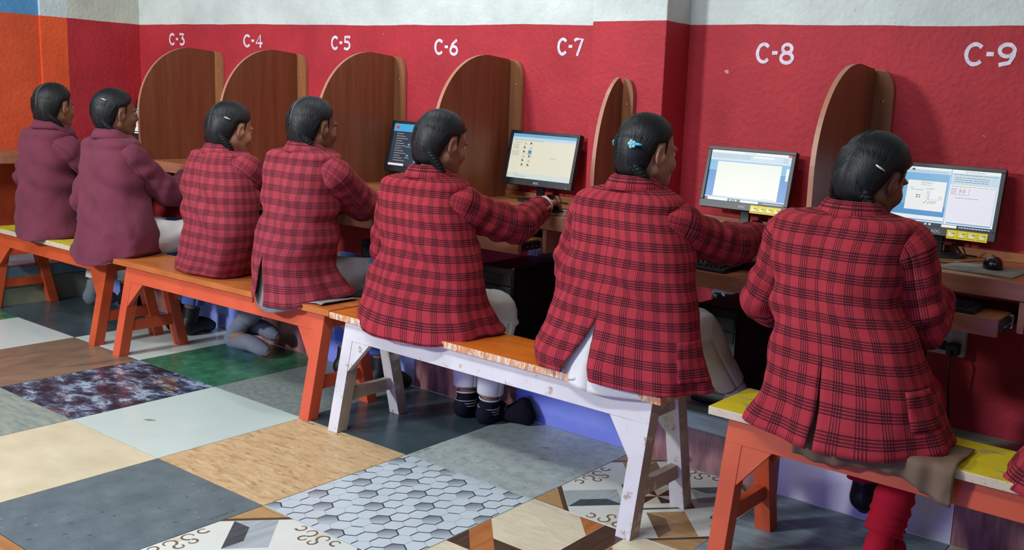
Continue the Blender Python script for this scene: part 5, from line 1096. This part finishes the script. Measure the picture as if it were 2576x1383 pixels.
P2, o2 = person(dict(rings=RG['P2'], psi=0.0, seed=2.1, neck=(0.135, 0.165, 1.022), head=(0.128, 0.185, 1.132), hyaw=0.14, hpitch=0.08, skin=SK['b'], wool=MAROON, blazer='plain plum maroon wool blazer', kurta=K_white, trouser=K_blue,
  label='person in a plain maroon blazer, face in profile, beside the orange bench', hem_drop=0.055, cell=0.0075,
  armR=((0.290, 0.17, 0.925), (0.290, 0.36, 0.735), (0.150, 0.545, 0.800)), armL=((-0.075, 0.17, 0.925), (-0.145, 0.16, 0.655), (-0.10, 0.38, 0.75)), handR=dict(dir=(-0.5, 0.85, 0.0), curl=0.5),
  legs=[leg(0.32, 0.16, 0.36, 0.48, 0.52, 0.330, 0.42, 0.075, 0.335, 0.54), leg(0.14, 0.16, 0.16, 0.48, 0.51, 0.20, 0.42, 0.075, 0.20, 0.54)], foot=['shoe', 'shoe'], clips=[('pin', (0.055, -0.078, 0.050))]))
P3, o3 = person(dict(rings=RG['P3'], psi=0.1, seed=3.7, neck=(0.985, 0.215, 1.010), head=(0.998, 0.240, 1.107), hyaw=0.0, hpitch=0.30, skin=SK['c'], wool=PLAIDB, blazer='red tartan wool blazer', kurta=K_grey, trouser=K_grey,
  label='person in a red tartan blazer hunched forward below number four', hem_drop=0.0, cell=0.0058,
  armR=((1.135, 0.21, 0.935), (1.085, 0.40, 0.800), (0.90, 0.58, 0.800)), armL=((0.775, 0.21, 0.925), (0.70, 0.34, 0.71), (0.72, 0.56, 0.785)), handR=dict(dir=(-0.4, 0.9, -0.05), curl=0.5),
  legs=[leg(1.05, 0.19, 1.05, 0.50, 0.50, 0.800, 0.372, 0.100, 0.985, 0.415, 0.035), leg(0.85, 0.19, 0.83, 0.48, 0.50, 0.80, 0.46, 0.155, 0.94, 0.50, 0.09)], foot=['grey', 'grey'], lift=[0, 1], sock_top=0.22, clips=[('pin', (0.062, -0.070, 0.020))]))
P4, o4 = person(dict(rings=RG['P4'], psi=0.05, seed=4.9, neck=(1.600, 0.195, 1.062), head=(1.606, 0.215, 1.152), hyaw=0.07, hpitch=0.15, skin=SK['b'], wool=PLAIDB, blazer='red tartan wool blazer with an open back vent', kurta=K_grey, trouser=K_blue, parting=True,
  label='person in red tartan blazer with pale hair parting, right end of the orange bench', hem_drop=0.035, cell=0.0058, vent=(0.635, 0.34, 0.05), kurta_drop=0.02,
  armR=((1.745, 0.20, 0.970), (1.690, 0.385, 0.830), (1.520, 0.56, 0.815)), armL=((1.380, 0.20, 0.965), (1.33, 0.33, 0.74), (1.37, 0.55, 0.785)), handR=dict(dir=(-0.4, 0.9, -0.05), curl=0.5),
  legs=[leg(1.65, 0.20, 1.70, 0.50, 0.50, 1.74, 0.46, 0.080, 1.80, 0.56), leg(1.52, 0.20, 1.50, 0.50, 0.50, 1.49, 0.47, 0.080, 1.54, 0.56)], foot=['shoe', 'shoe']))
P5, o5 = person(dict(rings=RG['P5'], psi=0.05, seed=5.2, neck=(2.310, 0.195, 1.020), head=(2.332, 0.225, 1.134), hyaw=0.24, hpitch=0.30, skin=SK['a'], wool=PLAID, blazer='red tartan wool blazer', kurta=K_white, trouser=K_white, forelock=True, hair_w=0.082,
  label='person in red tartan blazer reaching to a mouse, seated left on the white bench', hem_drop=0.04, cell=0.0048, buttons=1,
  armR=((2.455, 0.20, 0.925), (2.525, 0.420, 0.830), (2.495, 0.620, 0.890)), armL=((2.085, 0.20, 0.920), (1.995, 0.27, 0.685), (2.05, 0.50, 0.775)), handR=dict(dir=(-0.38, 0.92, 0.05), curl=0.85, dn=(0.05, 0.1, -1)),
  legs=[leg(2.41, 0.17, 2.415, 0.465, 0.470, 2.370, 0.470, 0.062, 2.372, 0.565), leg(2.24, 0.17, 2.23, 0.485, 0.470, 2.250, 0.465, 0.066, 2.252, 0.56)], foot=['black', 'black'], stripes=True, cut=0.84, sock_top=0.10))
P6, o6 = person(dict(rings=RG['P6'], psi=0.10, seed=6.4, neck=(3.215, 0.205, 1.060), head=(3.232, 0.235, 1.168), hyaw=0.42, hpitch=0.16, skin=SK['c'], wool=PLAID, blazer='red tartan wool blazer with a wide open back vent', kurta=K_white, trouser=K_cream, vent=(0.655, 0.34, 0.03), kurta_drop=0.035,
  label='person in a red tartan blazer with pale blue flower hair clips', hem_drop=0.0, cell=0.0048, ground=0.22,
  armR=((3.365, 0.21, 0.965), (3.445, 0.430, 0.870), (3.430, 0.660, 0.880)), armL=((3.015, 0.21, 0.955), (2.915, 0.28, 0.735), (2.97, 0.52, 0.785)), handR=dict(dir=(-0.2, 0.95, -0.1), curl=0.5),
  legs=[leg(3.27, 0.19, 3.315, 0.47, 0.560, 3.400, 0.640, 0.300, 3.410, 0.670, 0.250), leg(3.11, 0.19, 3.10, 0.50, 0.585, 3.08, 0.640, 0.300, 3.08, 0.680, 0.250)], foot=['white', 'white'],
  clips=[('flower', (0.046, -0.085, 0.006)), ('flower', (-0.056, -0.072, 0.004))], pockets=[(0.49, 0.615, 0.17, 0.29)]))
P7, o7 = person(dict(rings=RG['P7'], psi=0.05, seed=7.9, neck=(3.935, 0.225, 1.052), head=(3.965, 0.285, 1.150), hyaw=0.44, hpitch=0.42, hroll=0.10, skin=SK['b'], wool=PLAID, blazer='bright red tartan wool blazer with a centre back vent', kurta=K_brown, trouser=K_red, forelock=True, hair_w=0.086, hair_b=0.106, hair_low=0.136, hscale=1.03,
  label='person in a bright red tartan blazer bent over a keyboard at the yellow bench', hem_drop=0.028, cell=0.0055, vent=(0.675, 0.035, 0.035),
  armR=((4.085, 0.22, 0.965), (4.140, 0.285, 0.745), (4.125, 0.445, 0.805)), armL=((3.740, 0.22, 0.960), (3.660, 0.270, 0.735), (3.78, 0.50, 0.785)), handR=dict(dir=(-0.30, 0.92, 0.10), curl=0.45), handL=dict(dir=(0.25, 0.95, 0.0), curl=0.45),
  legs=[leg(4.09, 0.16, 4.105, 0.47, 0.48, 4.085, 0.270, 0.080, 4.10, 0.40), leg(3.90, 0.16, 3.93, 0.50, 0.49, 3.955, 0.470, 0.165, 3.945, 0.520, 0.080)], foot=['crimson', 'shoe'], lift=[0, 1], cut=0.92, leg_fold=lambda v, ang: 0.004*np.sin(v*120+1.2*np.sin(ang)), clips=[('pin', (0.064, -0.066, 0.004)), ('pin', (0.070, 0.040, 0.050))], pockets=[(0.505, 0.625, 0.15, 0.25)]))
drape('kurta_tail', 3.90, 4.335, 0.20, 0.035, 0.4535, lambda u: 0.058+0.022*u+0.016*math.sin(7*u+0.6)+(0.008 if u > 0.8 else 0), K_brown, P7, o7, 2.2)
drape('kurta_tail', 1.615, 1.835, 0.25, 0.075, 0.4535, lambda u: 0.001, K_grey, P4, o4, 1.2, 40)
drape('kurta_tail', 3.085, 3.165, 0.14, 0.034, 0.4535, lambda u: 0.036-0.022*u, K_white, P6, o6, 3.1, 30)
RG8 = [(z, x+0.79, y, a*(1.22 if z < 0.55 else 1.0), b) for z, x, y, a, b in RG['P7']]
P8, o8 = person(dict(rings=RG8, psi=0.0, seed=8.8, neck=(4.72, 0.225, 1.052), head=(4.73, 0.255, 1.152), hyaw=0.1, hpitch=0.2, skin=SK['b'], wool=PLAID, blazer='red tartan wool blazer', kurta=K_red, trouser=K_white,
  label='person in a red blazer cut off by the right edge of the picture', hem_drop=0.05, cell=0.0075,
  armR=((4.85, 0.22, 0.965), (4.91, 0.29, 0.745), (4.84, 0.50, 0.79)), armL=((4.55, 0.22, 0.96), (4.495, 0.255, 0.735), (4.58, 0.50, 0.785)),
  legs=[leg(4.87, 0.16, 4.87, 0.48, 0.49, 4.87, 0.45, 0.08, 4.87, 0.56), leg(4.68, 0.16, 4.66, 0.48, 0.49, 4.66, 0.45, 0.08, 4.66, 0.56)]))
# lumpy black footwear on the floor by the riser, with a cord
footwear_sdf = SDF(); footwear_sdf.ell((0, 0, 0.040), (0.058, 0.042, 0.040)).ell((0.022, 0.012, 0.072), (0.034, 0.030, 0.036), k=0.03).ell((-0.045, -0.012, 0.026), (0.035, 0.03, 0.026), k=0.03).ell((0.05, 0.01, 0.03), (0.03, 0.03, 0.03), k=0.03)
Vb, Qb = footwear_sdf.mesh(0.006, 0.02)
bo = pyd('footwear', Vb-[0, 0, 0.0], Qb, cloth('black_canvas', (18, 19, 26), 0.1), None, (2.462, 0.545, 0.0005), smooth=True); tag(bo, 'small black cloth pouch on the floor beside the striped socks', 'footwear')
MB().tube([(-0.035, -0.028, 0.02), (-0.04, -0.036, 0.05), (-0.03, -0.03, 0.085)], 0.0018, 6).build('loose_cord', K_grey, bo)
